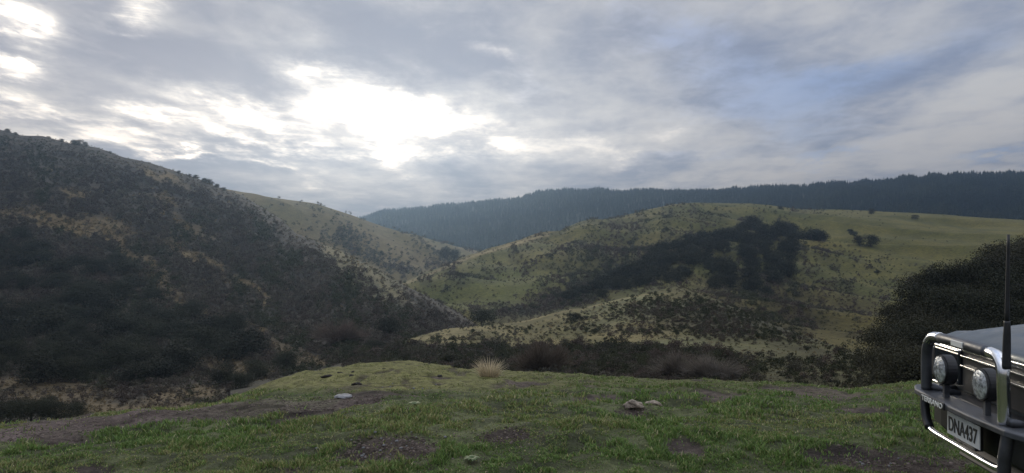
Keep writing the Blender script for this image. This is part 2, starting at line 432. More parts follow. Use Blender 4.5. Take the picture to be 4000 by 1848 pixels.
def dens_e(px, py):
    n = fbm(px / 22, py / 12, 361, 4)
    d = .16 + .0 * px
    band = sst(1335, 1372, py + (n - .5) * 40) * (1 - sst(2760, 2960, px) * .85)
    d = np.maximum(d, band)
    for (cx, cy, rx, ry, rot, a) in [(2780, 1245, 330, 60, 5, 1.7), (2480, 1290, 240, 22, 0, 1.0), (2560, 1190, 70, 30, -20, 1.0), (1800, 1330, 300, 14, 0, .5), (1950, 1290, 180, 14, 0, .45),
                                      (2250, 1245, 70, 14, 0, .8), (3050, 1290, 260, 40, 10, 1.0), (2900, 1220, 160, 40, 10, .9), (2560, 1185, 60, 24, -20, 1.2)]:
        d = np.maximum(d, ell(px, py, cx, cy, rx, ry, rot) * a * (.5 + n))
    gr = ell(px, py, 2620, 1350, 330, 16, 3) + ell(px, py, 2950, 1370, 250, 22, 4)
    d = d * (1 - .93 * np.clip(gr * 1.4, 0, 1))
    return np.clip(d, 0, 1)
def col_a(px, py, Pp, T):
    n = fbm(Pp[..., 0] / 9, Pp[..., 1] / 9, 21, 5); n2 = fbm(Pp[..., 0] / 40, Pp[..., 1] / 40, 25, 3)
    c = mixc((0.035, 0.031, 0.024), (0.075, 0.062, 0.045), sst(.3, .7, n))
    op = sst(.2, .8, open_a(px, py) + (n - .5) * .5) * .95
    c = c * (1 - op[..., None]) + mixc((0.095, 0.070, 0.038), (0.15, 0.108, 0.05), sst(.3, .7, n2)) * op[..., None]
    gr = sst(.5, .9, ell(px, py, 1420, 1060, 260, 110, 38) * 1.2)
    return mixc(c, (0.15, 0.14, 0.075), gr * .8 * sst(.3, .6, n)) if False else c * (1 - (gr * .6)[..., None]) + np.array((0.16, 0.15, 0.08)) * (gr * .6)[..., None]
SA.mesh('left_hill', -900, 2400, 560, 260, col_a, 1.4)
def col_b(px, py, Pp, T):
    n = fbm(Pp[..., 0] / 25, Pp[..., 1] / 45, 51, 5); n2 = fbm(Pp[..., 0] / 120, Pp[..., 1] / 120, 55, 3)
    c = mixc((0.1232, 0.1088, 0.0510), (0.1870, 0.1513, 0.0748), sst(.3, .7, n))
    c = mixc(c.mean() * 0 + np.array((0.10, 0.105, 0.048)), (0.16, 0.125, 0.07), sst(.35, .65, n2)) * .5 + c * .5
    return c * np.array((0.84, 0.79, 0.66))
SB.mesh('middle_hill', -400, 2300, 360, 130, col_b, 1.5)
def col_c(px, py, Pp, T):
    n = fbm(Pp[..., 0] / 40, Pp[..., 1] / 40, 61, 3)
    return mixc((0.02, 0.026, 0.018), (0.045, 0.045, 0.03), n)
SCc.mesh('forest_hill', -400, 5000, 300, 80, col_c, 1.3)
def col_d(px, py, Pp, T):
    x, y = Pp[..., 0], Pp[..., 1]
    n = fbm(x / 14, y / 28, 71, 5); n2 = fbm(x / 70, y / 90, 75, 4)
    c = mixc((0.0684, 0.0720, 0.0259), (0.1152, 0.1066, 0.0446), sst(.3, .7, n))
    tan = mixc((0.1044, 0.0864, 0.0396), (0.1512, 0.1188, 0.0576), sst(.3, .7, n))
    c = c * (1 - sst(.45, .75, n2)[..., None] * .8) + tan * sst(.45, .75, n2)[..., None] * .8
    # bright green lower left face
    gm = sst(.3, .8, ell(px, py, 1900, 1130, 330, 90, -10)) * .6
    c = c * (1 - gm[..., None]) + mixc((0.0612, 0.0756, 0.0216), (0.0936, 0.1044, 0.0360), n) * gm[..., None]
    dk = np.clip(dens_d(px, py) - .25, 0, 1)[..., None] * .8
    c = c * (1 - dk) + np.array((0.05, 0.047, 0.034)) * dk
    # pale trampled track along the left edge
    ry = np.interp(px, SD.rx, SD.rv[:, 0])
    tr = np.exp(-((py - ry - 5) / 6) ** 2) * (px < 2150) * .7
    c = c * (1 - tr[..., None]) + np.array((0.27, 0.22, 0.17)) * tr[..., None]
    # upper right paddock, lower right brown
    pd = sst(.25, .8, ell(px, py, 3650, 920, 620, 110, 2))
    c = c * (1 - pd[..., None]) + mixc((0.0792, 0.0770, 0.0259), (0.1116, 0.1008, 0.0374), sst(.3, .7, n)) * pd[..., None]
    br = sst(.25, .75, ell(px, py, 3120, 1260, 560, 190, 10)) * .9
    c = c * (1 - br[..., None]) + mixc((0.048, 0.040, 0.02), (0.088, 0.074, 0.034), sst(.3, .7, n)) * br[..., None]
    return c * np.array((1.0, 0.95, 0.62))
SD.mesh('right_hill', 1400, 5000, 620, 260, col_d, 1.5)
def col_e(px, py, Pp, T):
    x, y = Pp[..., 0], Pp[..., 1]
    n = fbm(x / 5, y / 9, 81, 5); n2 = fbm(x / 22, y / 22, 85, 3)
    c = mixc((0.095, 0.082, 0.028), (0.175, 0.142, 0.058), sst(.3, .7, n))
    gm = sst(.4, .6, n2) * sst(2100, 2600, px) * .8
    c = c * (1 - gm[..., None]) + mixc((0.09, 0.1, 0.04), (0.15, 0.15, 0.07), n) * gm[..., None]
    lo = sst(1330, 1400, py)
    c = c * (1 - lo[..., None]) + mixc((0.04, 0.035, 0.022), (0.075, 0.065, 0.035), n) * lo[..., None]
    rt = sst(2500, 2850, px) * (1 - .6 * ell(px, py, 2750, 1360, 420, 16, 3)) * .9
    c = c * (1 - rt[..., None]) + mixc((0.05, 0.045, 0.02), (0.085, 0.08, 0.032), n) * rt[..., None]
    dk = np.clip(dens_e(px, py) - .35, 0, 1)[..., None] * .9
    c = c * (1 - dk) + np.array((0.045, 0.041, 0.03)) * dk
    return c
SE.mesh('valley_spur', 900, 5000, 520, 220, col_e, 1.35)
def col_g(px, py, Pp, T):
    n = fbm(Pp[..., 0] / 6, Pp[..., 1] / 6, 91, 4)
    return mixc((0.03, 0.032, 0.02), (0.07, 0.065, 0.035), n)
SG.mesh('bushy_bank', 3150, 5200, 200, 90, col_g, 1.4)
# far land under everything, out to the horizon
def far_land():
    r = np.concatenate([[0], np.geomspace(60, 9000, 30)]); a = np.linspace(0, 2 * PI, 97)
    Rr, Aa = np.meshgrid(r, a, indexing='ij')
    z = -42 + 0 * Rr
    V = np.stack([Rr * np.cos(Aa), Rr * np.sin(Aa), z], -1)
    nr, nc = Rr.shape; i = np.arange(nr * nc).reshape(nr, nc)
    Q = np.stack([i[:-1, :-1], i[1:, :-1], i[1:, 1:], i[:-1, 1:]], -1).reshape(-1, 4)
    n = fbm(V[..., 0] / 300, V[..., 1] / 300, 95, 4)
    o = build('ground', V.reshape(-1, 3), Q, M_HILL, mixc((0.06, 0.07, 0.035), (0.12, 0.11, 0.06), n).reshape(-1, 3), smooth=True)
    tag(o, kind='structure')
far_land()

# ------------------------------------------------------------------ near knoll: ground as function of x,y
CRx = np.array([-2500, -900, 0, 214, 392, 570, 712, 826, 997, 1140, 1247, 1400, 1551, 1677, 1803, 1866, 2054, 2243, 2369, 2495, 2509, 2781, 2945, 3081, 3190, 3326, 3407, 3544, 4000, 5200, 9000], float)
CRy = np.array([1700, 1690, 1668, 1648, 1616, 1597, 1592, 1580, 1517, 1467, 1446, 1425, 1413, 1421, 1441, 1446, 1458, 1462, 1470, 1480, 1483, 1490, 1502, 1503, 1510, 1520, 1510, 1499, 1500, 1510, 1520], float)
def knoll_k(px):
    # smooth the crest a little
    e = (np.interp(px, CRx, CRy) + np.interp(px - 25, CRx, CRy) + np.interp(px + 25, CRx, CRy)) / 3
    e = (e - CY) / F
    dc = 2 * H / e - 4.0
    return H / (dc * dc - 16), dc
def knoll_base(x, y):
    yy = np.maximum(y, 4.0)
    px = np.clip(2000 + F * x / yy, -2500, 9000)
    k, dc = knoll_k(px)
    t = yy - 4.0; tl = np.minimum(t, 30); 
    z = -k * tl * tl - 0.35 * np.maximum(t - 30, 0) 
    return z, px, dc
def knoll_z(x, y):
    z, px, dc = knoll_base(x, y)
    near = sst(0.0, 3.0, y) * 0 + 1
    b = (fbm(x / 0.9, y / 0.9, 101, 3) - .5) * 0.10 + (fbm(x / 0.26, y / 0.26, 111, 3) - .5) * 0.09
    return z + b * near
def knoll_at(px, py):
    k, dc = knoll_k(px); e = (py - CY) / F
    disc = (8 * k + e) ** 2 - 4 * k * (16 * k + H)
    d = np.where(disc > 0, ((8 * k + e) - np.sqrt(np.maximum(disc, 0))) / (2 * k), dc)
    d = np.where(H / np.maximum(e, 1e-3) < 4.0, H / np.maximum(e, 1e-3), d)
    return (px - 2000) / F * d, d
def knoll_pt(px, py):
    x, y = knoll_at(np.array([float(px)]), np.array([float(py)]))
    return float(x[0]), float(y[0]), float(knoll_z(x, y)[0])
DIRT_AND_SHADE = [(1530, 1755, 210, 55, 0, 1.1), (1960, 1712, 95, 26, -4, 1.1), (2300, 1728, 80, 20, 4, .6), (2330, 1552, 110, 13, 0, .9), (2480, 1612, 70, 26, 0, 1.1),  # bare soil patches, plus shrub shade painted by the track
        (2683, 1758, 85, 34, 4, 1.1), (3480, 1800, 330, 52, 3, 1.3), (2800, 1545, 150, 18, 4, .95), (3200, 1535, 260, 24, 3, .9), (1430, 1555, 120, 26, -6, 1.2),
        (1500, 1500, 150, 12, 0, .7), (2650, 1660, 60, 14, 20, .8), (1200, 1610, 160, 22, -10, .9), (240, 1705, 150, 22, 0, .8),  # the last of these is dark shrub shade painted on the ground
        (770, 1628, 110, 16, -2, 1.2), (3400, 1590, 200, 22, 0, .6), (1680, 1480, 120, 9, 0, .7), (1180, 1830, 140, 24, 0, .7), (350, 1830, 140, 20, 0, .8), (2050, 1500, 140, 10, 0, .7)]  # the first of these is shrub shade painted on the track
TRK_T = (np.array([-900, 0, 214, 392, 570, 712, 826, 1000, 1200, 1400, 1560, 1700.]), np.array([1700, 1665, 1645, 1613, 1590, 1588, 1578, 1560, 1550, 1545, 1545, 1560.]))
TRK_B = (np.array([-900, 0, 214, 392, 570, 712, 826, 1000, 1200, 1400, 1560, 1700.]), np.array([1790, 1740, 1715, 1700, 1672, 1660, 1650, 1625, 1600, 1580, 1570, 1562.]))
def knoll_masks(px, py, x, y):
    wx = px + (fbm(x / .6, y / .6, 121) - .5) * 130; wy = py + (fbm(x / .5, y / .5, 131) - .5) * 44
    dirt = np.zeros(np.shape(px))  # mask holds bare soil and the painted shrub shade
    for (cx, cy, rx, ry, rot, a) in DIRT_AND_SHADE:
        dirt = np.maximum(dirt, ell(wx, wy, cx, cy, rx, ry, rot) * a * 1.12)
    tt = np.interp(px, *TRK_T); tb = np.interp(px, *TRK_B); wd = np.maximum(tb - tt, 1)
    f = (wy - (tt + tb) / 2) / wd
    trk = np.exp(-(f / .46) ** 4) * (px < 1640)
    n = fbm(x / .35, y / .35, 141, 4)
    spots = sst(.60, .72, fbm(x / .22, y / .5, 147, 3)) * (1 - sst(1500, 1560, py))
    dirt = np.maximum(sst(.38, .62, dirt + (n - .5) * .55), spots * .75)
    trk = sst(.35, .65, trk + (n - .5) * .5)
    dome = sst(0, 1, ((1545 - py) / 40)) * sst(800, 950, px) * (1 - sst(1750, 2500, px) * .6)
    return dirt, trk, dome
def knoll():
    xs = np.concatenate([np.linspace(-60, -12, 40), np.linspace(-11.8, 11.8, 560), np.linspace(12, 60, 40)])
    ys = np.concatenate([np.linspace(-40, 2.0, 24), np.linspace(2.15, 20, 430), np.linspace(20.3, 60, 50)])
    X, Y = np.meshgrid(xs, ys)
    Z = knoll_z(X, Y)
    zb, PX, dc = knoll_base(X, Y)
    PY = CY + (H - zb) / np.maximum(Y, .5) * F
    dirt, trk, dome = knoll_masks(PX, PY, X, Y)
    n = fbm(X / .5, Y / .5, 151, 5); n2 = fbm(X / 2, Y / 2, 155, 3)
    Z = Z - dirt * .025 * (1 - trk)
    c = mixc((0.04, 0.046, 0.02), (0.085, 0.095, 0.04), sst(.3, .7, n))
    cd_ = mixc((0.13, 0.13, 0.04), (0.18, 0.165, 0.06), n2)
    c = c * (1 - dome[..., None] * .8) + cd_ * dome[..., None] * .8
    mud = mixc((0.032, 0.025, 0.021), (0.088, 0.068, 0.055), sst(.25, .75, n))
    tc_ = mixc((0.055, 0.040, 0.034), (0.125, 0.094, 0.084), sst(.3, .7, n))
    c = c * (1 - dirt[..., None]) + mud * dirt[..., None]  # the mud colour also paints the shrub shade by the track
    trf = trk * (1 - sst(600, 1100, PX) * .45) * (1 - dirt * .8)
    c = c * (1 - trf[..., None]) + tc_ * trf[..., None]
    brn = ell(PX, PY, 3200, 1535, 330, 30) * .6
    c = c * (1 - brn[..., None]) + np.array((0.10, 0.08, 0.055)) * brn[..., None]
    nr, nc = X.shape; i = np.arange(nr * nc).reshape(nr, nc)
    Q = np.stack([i[:-1, :-1], i[:-1, 1:], i[1:, 1:], i[1:, :-1]], -1).reshape(-1, 4)
    o = build('grassy_knoll', np.stack([X, Y, Z], -1).reshape(-1, 3), Q, M_KNOLL, c.reshape(-1, 3), smooth=True)
    tag(o, kind='structure')
knoll()

def grass():
    N = 420000
    px = RNG.uniform(-350, 4350, N); py = RNG.uniform(1395, 2000, N)
    crest = np.interp(px, CRx, CRy); ok = py > crest - 2
    # extra blades close to the crest line so it is tufted
    m = 60000
    px2 = RNG.uniform(-350, 4350, m); py2 = np.interp(px2, CRx, CRy) + RNG.exponential(14, m)
    px = np.concatenate([px[ok], px2]); py = np.concatenate([py[ok], py2])
    x, y = knoll_at(px, py)
    # jitter and cluster
    x = x + RNG.normal(0, .02, len(x)); y = y + RNG.normal(0, .05, len(x))
    zb, pxx, dc = knoll_base(x, y)
    dirt, trk, dome = knoll_masks(px, py, x, y)
    lush = fbm(x / .45, y / .45, 161, 4); big = fbm(x / 1.6, y / 1.6, 171, 3)
    tuft = fbm(x / .13, y / .13, 181, 2)
    keep = RNG.random(len(x)) > np.maximum(dirt * .93, trk * .96)
    keep &= RNG.random(len(x)) < (.12 + 1.1 * sst(.36, .62, tuft))
    keep &= ~((RNG.random(len(x)) < .55) & (dome > .5))
    x, y, px, py = x[keep], y[keep], px[keep], py[keep]
    lush, big, dome, dirt, tuft, dc = lush[keep], big[keep], dome[keep], dirt[keep], tuft[keep], dc[keep]
    n = len(x); z = knoll_z(x, y) - .005
    right = sst(2300, 3000, px) * .25
    h = (0.013 + .036 * sst(.35, .7, lush) * sst(.25, .6, tuft) + right * .02) * RNG.uniform(.5, 1.5, n)
    h = h * (1 - .62 * dome) * (1 - .5 * dirt)
    w = (.0028 + .0012 * RNG.random(n)) * np.clip(y / 5.0, 1, 3)
    az = RNG.uniform(0, 2 * PI, n); la = RNG.uniform(0, 2 * PI, n); lean = RNG.uniform(.15, .95, n) * h
    wx, wy = np.cos(az) * w, np.sin(az) * w
    lx, ly = np.cos(la) * lean, np.sin(la) * lean
    Vb = np.zeros((n, 6, 3))
    for j, (f, lf, ww) in enumerate([(0, 0, 1), (.6, .35, .85), (1, 1, .12)]):
        for sgn, kk in ((-1, 2 * j), (1, 2 * j + 1)):
            Vb[:, kk, 0] = x + lx * lf + sgn * wx * ww; Vb[:, kk, 1] = y + ly * lf + sgn * wy * ww; Vb[:, kk, 2] = z + h * f * (1 - .25 * lf * .5)
    base = (np.arange(n) * 6)[:, None]
    Q = np.concatenate([base + np.array([0, 1, 3, 2]), base + np.array([2, 3, 5, 4])], 0)
    r = RNG.random(n)
    g1 = mixc((0.078, 0.145, 0.038), (0.165, 0.24, 0.062), np.clip(RNG.random(n) * .6 + big * .5, 0, 1))
    ye = (r < .08 + .45 * sst(.48, .66, big)); g1[ye] = (0.25, 0.25, 0.10)
    st = r > .965; g1[st] = (0.42, 0.37, 0.22)
    g1 = g1 * (1 - dome[:, None] * .8) + mixc((0.13, 0.15, 0.055), (0.22, 0.215, 0.095), RNG.random(n)) * dome[:, None] * .8
    g1 = g1 * RNG.uniform(.6, 1.45, n)[:, None]
    col = np.repeat(g1, 6, 0)
    o = build('grass', Vb.reshape(-1, 3), Q, M_GRASS, col)
    tag(o, 'short green turf of uneven tufts covering the near knoll', 'grass', kind='stuff')
grass()

# ------------------------------------------------------------------ foliage prototypes (unit: height 1, base at 0)
def clump(nleaf, nl, leaf, seed, wide=.5, low=.12, up=.55, round_=1.0, spread=.62, hug=False):
    r = np.random.default_rng(seed)
    cs = []; rs = []
    for i in range(nl):
        a = r.uniform(0, 2 * PI); q = math.sqrt(r.random()) * spread
        zc = r.uniform(.06, .74) if hug else r.uniform(low + .14, .80); k = 1 - .55 * max(0, zc - .45) / .4
        cs.append((math.cos(a) * q * wide * k, math.sin(a) * q * wide * k, zc)); rs.append(r.uniform(.15, .27) * (.8 + .6 * wide) * round_ * (1.12 if hug else 1))
    cs = np.array(cs); rs = np.array(rs)
    id_ = r.choice(nl, nleaf, p=rs ** 2 / np.sum(rs ** 2))
    d = r.normal(size=(nleaf, 3)); d[:, 2] = np.abs(d[:, 2]) * .9 - .35 * r.random(nleaf); d /= np.linalg.norm(d, axis=1)[:, None]
    p = cs[id_] + d * (rs[id_] * r.uniform(.55, 1.1, nleaf))[:, None]
    p[:, 2] = np.clip(p[:, 2], .02, 1.05)
    nrm = d + r.normal(size=(nleaf, 3)) * .65; nrm /= np.linalg.norm(nrm, axis=1)[:, None]
    t = np.cross(nrm, r.normal(size=(nleaf, 3))); t /= np.linalg.norm(t, axis=1)[:, None]
    b = np.cross(nrm, t); s = leaf * r.uniform(.6, 1.4, nleaf)[:, None]
    V = np.stack([p - t * s - b * s * .5, p + t * s * .6 - b * s * .7, p + t * s + b * s * .5, p - t * s * .5 + b * s * .7], 1)
    tint = r.uniform(.65, 1.35, nleaf) * np.array([.8 + .4 * v for v in r.random(nl)])[id_]
    return V, tint
def twiggy(nst, seed, wide=.6, th=.012):
    """leafless bush: many thin bent stems"""
    r = np.random.default_rng(seed); Vs = []; tn = []
    for i in range(nst):
        a = r.uniform(0, 2 * PI); q = r.random() ** .6 * wide; h = r.uniform(.35, 1.0) * (1 - .35 * (q / wide) ** 2) * (.72 + .28 * math.sin(a * 3 + seed))
        base = np.array((math.cos(a) * q * .25, math.sin(a) * q * .25, 0)); tip = np.array((math.cos(a) * q, math.sin(a) * q, h)) + r.normal(size=3) * .06
        midp = (base + tip) / 2 + np.array((0, 0, .12)) + r.normal(size=3) * .05
        pts = [base, midp, tip]
        for k in range(4):
            o = midp if k < 2 else tip * .7 + midp * .3
            seg = [(o, o + (tip - base) * r.uniform(.2, .45) + r.normal(size=3) * .1)]
            for (p0, p1) in seg:
                w = r.normal(size=3); w -= 0; w /= np.linalg.norm(w); w *= th * .6
                Vs.append([p0 - w, p0 + w, p1 + w * .3, p1 - w * .3]); tn.append(r.uniform(.7, 1.4))
        for p0, p1 in zip(pts[:-1], pts[1:]):
            w = np.array((-math.sin(a), math.cos(a), .1)) * th
            Vs.append([p0 - w, p0 + w, p1 + w * .7, p1 - w * .7]); tn.append(r.uniform(.7, 1.4))
    return np.array(Vs), np.array(tn)
def pine(seed, n=34):
    r = np.random.default_rng(seed); Vs = []; tn = []
    for i in range(n):
        f = (i + r.random()) / n; z = .10 + .88 * f; rad = .20 * (1 - f) ** .75 * r.uniform(.7, 1.15) + .012
        a = i * 2.4 + r.uniform(-.3, .3); u = np.array((math.cos(a), math.sin(a), 0)); v = np.array((-u[1], u[0], 0))
        c0 = np.array((0, 0, z + .035)); w = rad * .75
        Vs.append([c0 - v * w * .3, c0 + v * w * .3, u * rad + v * w + (0, 0, z - .05), u * rad - v * w + (0, 0, z - .05)]); tn.append(r.uniform(.7, 1.3))
    Vs.append([(-.02, 0, .8), (.02, 0, .8), (.004, 0, 1.04), (-.004, 0, 1.04)]); tn.append(1)
    Vs.append([(0, -.02, .8), (0, .02, .8), (0, .004, 1.04), (0, -.004, 1.04)]); tn.append(1)
    return np.array(Vs, float), np.array(tn)
def joined(name, protos, P_, S, cols, mat, wf=1.0, lean=0.0):
    """one mesh of many plants: P_ positions, S heights, cols colours"""
    n = len(P_); ids = RNG.integers(0, len(protos), n); VV = []; CC = []
    for k, (V, tn) in enumerate(protos):
        idx = np.where(ids == k)[0]
        if not len(idx): continue
        a = RNG.uniform(0, 2 * PI, len(idx)); ca, sa = np.cos(a), np.sin(a)
        s = S[idx]; w = s * wf * RNG.uniform(.85, 1.2, len(idx))
        x = V[None, :, :, 0]; y = V[None, :, :, 1]; z = V[None, :, :, 2]
        ca_, sa_, w_, s_ = (q[:, None, None] for q in (ca, sa, w, s))
        o = np.stack([(x * ca_ - y * sa_) * w_, (x * sa_ + y * ca_) * w_, z * s_ + 0 * ca_], -1) + P_[idx][:, None, None, :]
        VV.append(o.reshape(-1, 3))
        cc = cols[idx][:, None, None, :] * tn[None, :, None, None] * np.ones((1, 1, 4, 1))
        CC.append(cc.reshape(-1, 3))
    V = np.concatenate(VV); Cc = np.concatenate(CC)
    Q = np.arange(len(V)).reshape(-1, 4)
    return build(name, V, Q, mat, Cc)
def proto_mesh(name, V, tn, base, mat):
    V = np.asarray(V).reshape(-1, 3); col = np.repeat(tn, 4)[:, None] * np.array(base)[None, :]
    return build(name, V, np.arange(len(V)).reshape(-1, 4), mat, col, link=False)

LOWB = [clump(56, 6, .078, 200 + i, wide=.62, hug=True) for i in range(6)]
MIDB = [clump(110, 8, .062, 220 + i, wide=.62, hug=True) for i in range(6)]
SPK = [clump(26, 3, .10, 240 + i, wide=.5, hug=True) for i in range(5)]
PINES = [pine(260 + i) for i in range(8)]
BROWN = np.array((0.078, 0.059, 0.046)); GREEN = np.array((0.042, 0.045, 0.022)); GREY = np.array((0.084, 0.076, 0.055)); DKG = np.array((0.028, 0.034, 0.024))

def scatter(sheet, dens, x0, x1, y0, y1, n):
    px = RNG.uniform(x0, x1, n); py = RNG.uniform(y0, y1, n)
    ry, rd, by, bd = sheet.cols(px)
    ok = (py > ry - 1) & (py < by - 2); px, py = px[ok], py[ok]
    ok = RNG.random(len(px)) < dens(px, py); px, py = px[ok], py[ok]
    Pp, t = sheet.at(px, py)
    return px, py, Pp
def cmix(px, py, cols, sc=80, seed=0):
    n = fbm(px / sc, py / sc, 300 + seed, 3); r = np.clip((n - .35) / .3 + RNG.normal(0, .25, len(px)), 0, 1)
    k = len(cols) - 1; v = r * k; i = np.minimum(v.astype(int), k - 1); f = (v - i)[:, None]
    cols = np.array(cols); return (cols[i] * (1 - f) + cols[i + 1] * f) * RNG.uniform(.75, 1.25, len(px))[:, None]

# pine forest on the far hill
px = np.concatenate([RNG.uniform(1250, 4400, 21000), RNG.uniform(1300, 4400, 1500)])
tt = np.concatenate([RNG.uniform(.12, 1.0, 21000), RNG.uniform(.96, 1.03, 1500)])
Pp = SCc.pos(px, tt)
hs = RNG.uniform(8.5, 14, len(px)) * (0.55 + .9 * fbm(px / 45, tt * 8, 310, 3))
pc = cmix(px, tt * 800, [(0.009, 0.016, 0.013), (0.017, 0.026, 0.018), (0.030, 0.037, 0.022)], 160, 3)
tag(joined('pine_forest', PINES, Pp - np.array((0, 0, 1.)), hs, pc, M_PINE, 1.0),
    'dark conifer plantation covering the far hill behind the grassy slopes', 'forest', kind='stuff')

# ---- scrub masses that read as one cover
px, py, Pp = scatter(SA, dens_a, -250, 1900, 480, 1600, 36000)
dist = Pp[:, 1]
sz = (.5 + .5 * sst(4, 60, py - np.interp(px, SA.rx, SA.rv[:, 0]))) * RNG.uniform(.7, 1.5, len(px)) * (.7 + .8 * fbm(px / 70, py / 50, 331, 3)) * np.clip(dist / 150, .5, 1.8)
colA = cmix(px, py, [GREEN, BROWN * 1.1, GREY * 1.1, BROWN * .8], 110, 5)
o = joined('scrub', LOWB, Pp - np.array((0, 0, .1)), sz, colA * .82, M_LEAF, 1.0)
tag(o, 'dense dark scrub covering the left hillside', 'scrub', kind='stuff')

px, py, PpB = scatter(SB, dens_b, 1000, 2000, 780, 1130, 9000)
szB = RNG.uniform(1.6, 4.2, len(px))
colB = cmix(px, py, [GREY, GREEN, BROWN], 60, 7)
px, py, PpD = scatter(SD, dens_d, 1560, 3700, 790, 1480, 46000)
dd = PpD[:, 1]
szD = RNG.uniform(.35, 1.0, len(px)) ** 1.5 * (1.0 + 1.6 * np.clip(dens_d(px, py), 0, 1)) * np.clip(dd / 300, .35, 1.25)
colD = cmix(px, py, [GREEN, GREY * .8, BROWN * .9], 70, 9)
px, py, PpE = scatter(SE, dens_e, 1350, 3500, 1120, 1545, 24000)
de = PpE[:, 1]
szE = RNG.uniform(.4, 1.0, len(px)) * np.where(py > 1365, 1.5, .75) * np.clip(de / 110, .35, 1.2) * np.where(RNG.random(len(px)) < .12, 1.6, 1)
colE = cmix(px, py, [GREEN * 1.1, GREY, BROWN * 1.15, GREEN], 60, 11)
pxE, pyE = px, py

# ---- individually placed plants -------------------------------------------------
def shrub_protos(n, base, name='shrub', nleaf=1100, leaf=.026, wide=.62, low=0., nl=11):
    out = []
    for i in range(n):
        V, tn = clump(nleaf, nl, leaf, 400 + i + int(base[0] * 1000) + nleaf, wide=wide, hug=True)
        out.append(proto_mesh(name, V, tn, base, M_LEAF).data)
    return out
SH_G = shrub_protos(4, GREEN); SH_B = shrub_protos(4, BROWN); SH_Y = shrub_protos(4, GREY * .8)
def trunk_mesh(seed, hb=.5, r0=.035):
    r = np.random.default_rng(seed); V = []; Fc = []
    def tube(p0, p1, ra, rb, k=6):
        b = len(V); ax = (p1 - p0).normalized(); u = ax.orthogonal().normalized(); v = ax.cross(u)
        for (p, rr) in ((p0, ra), (p1, rb)):
            for j in range(k):
                a = 2 * PI * j / k; V.append(p + (u * math.cos(a) + v * math.sin(a)) * rr)
        for j in range(k): Fc.append((b + j, b + (j + 1) % k, b + k + (j + 1) % k, b + k + j))
    top = Vector((r.normal() * .03, r.normal() * .03, hb)); tube(Vector((0, 0, -.06)), top, r0, r0 * .6); 
    for i in range(5):
        a = r.uniform(0, 2 * PI); s = Vector((0, 0, hb * r.uniform(.45, 1))); e = s + Vector((math.cos(a) * .22, math.sin(a) * .22, r.uniform(.15, .35)))
        tube(s, e, r0 * .5, r0 * .15, 5)
    return V, Fc
TR_MESH = []
for i in range(3):
    V, Fc = trunk_mesh(500 + i); TR_MESH.append(build('trunk', V, Fc, M_BARK, link=False).data)
def crowns(n, base, nleaf, leaf, wide, low, nl, seed, round_=1.0):
    out = []
    for i in range(n):
        V, tn = clump(nleaf, nl, leaf, seed + i, wide=wide, low=low, round_=round_, hug=True)
        out.append(proto_mesh('crown', V, tn, base, M_LEAF).data)
    return out
CR_DARK = crowns(5, np.array((0.027, 0.028, 0.017)), 3000, .021, .62, .10, 22, 600)
CR_GREEN = crowns(4, np.array((0.025, 0.027, 0.015)), 9000, .0112, .60, .08, 20, 620)
CR_OLIVE = crowns(4, np.array((0.036, 0.035, 0.020)), 9000, .0112, .60, .08, 20, 640)
CR_CON = crowns(2, np.array((0.035, 0.042, 0.028)), 900, .03, .34, .05, 14, 660, .8)
def tree(loc, h, crowns_, label, group=None, wide=1.0, cat='tree', name='evergreen_tree'):
    t = empty(name, loc, random.uniform(0, 2 * PI)); tag(t, label, cat, group)
    for nm, me in (('trunk', random.choice(TR_MESH)), ('crown', random.choice(crowns_))):
        o = bpy.data.objects.new(nm, me); C.objects.link(o); o.parent = t
        k = h * random.uniform(.9, 1.15) * wide
        o.scale = (k, k, h)
    return t
def shrub(loc, h, mesh, label, group=None, name='shrub', cat='shrub', wide=1.0):
    o = bpy.data.objects.new(name, mesh); C.objects.link(o); o.location = loc; o.rotation_euler = (0, 0, random.uniform(0, 6.28))
    k = h * random.uniform(.85, 1.25) * wide; o.scale = (k, k, h)
    return tag(o, label, cat, group)

# the 300 shrubs that show largest become things of their own; the rest stay one cover per hillside
sel = []
for nm, Pq, Sq, Cq in (('D', PpD, szD, colD), ('E', PpE, szE, colE)):
    for i in range(len(Pq)): sel.append((Sq[i] / Pq[i, 1], nm, i))
sel.sort(reverse=True)
quota = {'D': 130, 'E': 150}; taken = {'D': [], 'E': []}
for s, nm, i in sel:
    if len(taken[nm]) < quota[nm]: taken[nm].append(i)
LAB = {'D': ('dark shrub growing on the open grass slope of the right hill', 'shrubs on the right hill slope'),
       'E': ('low dark shrub growing in the gully between the knoll and the right hill', 'shrubs in the gully beyond the knoll')}
for nm, Pq, Sq in (('D', PpD, szD), ('E', PpE, szE)):
    for i in taken[nm]:
        me = random.choice(random.choice((SH_G, SH_G, SH_B, SH_Y)))
        shrub(tuple(Pq[i] - np.array((0, 0, .08))), float(Sq[i]), me, *LAB[nm])
def rest(Pq, idx):
    m = np.ones(len(Pq), bool); m[idx] = False; return m
mD, mE = rest(PpD, taken['D']), rest(PpE, taken['E'])
tag(joined('scrub', LOWB, PpB - np.array((0, 0, .1)), szB, colB, M_LEAF), 'scattered low scrub on the tan middle hill', 'scrub', kind='stuff')
tag(joined('scrub', LOWB, PpD[mD] - np.array((0, 0, .1)), szD[mD], colD[mD], M_LEAF), 'patchy grey green scrub over the right hill face', 'scrub', kind='stuff')
tag(joined('scrub', MIDB, PpE[mE] - np.array((0, 0, .1)), szE[mE], colE[mE], M_LEAF), 'dark tangled scrub filling the gully behind the knoll', 'scrub', kind='stuff')

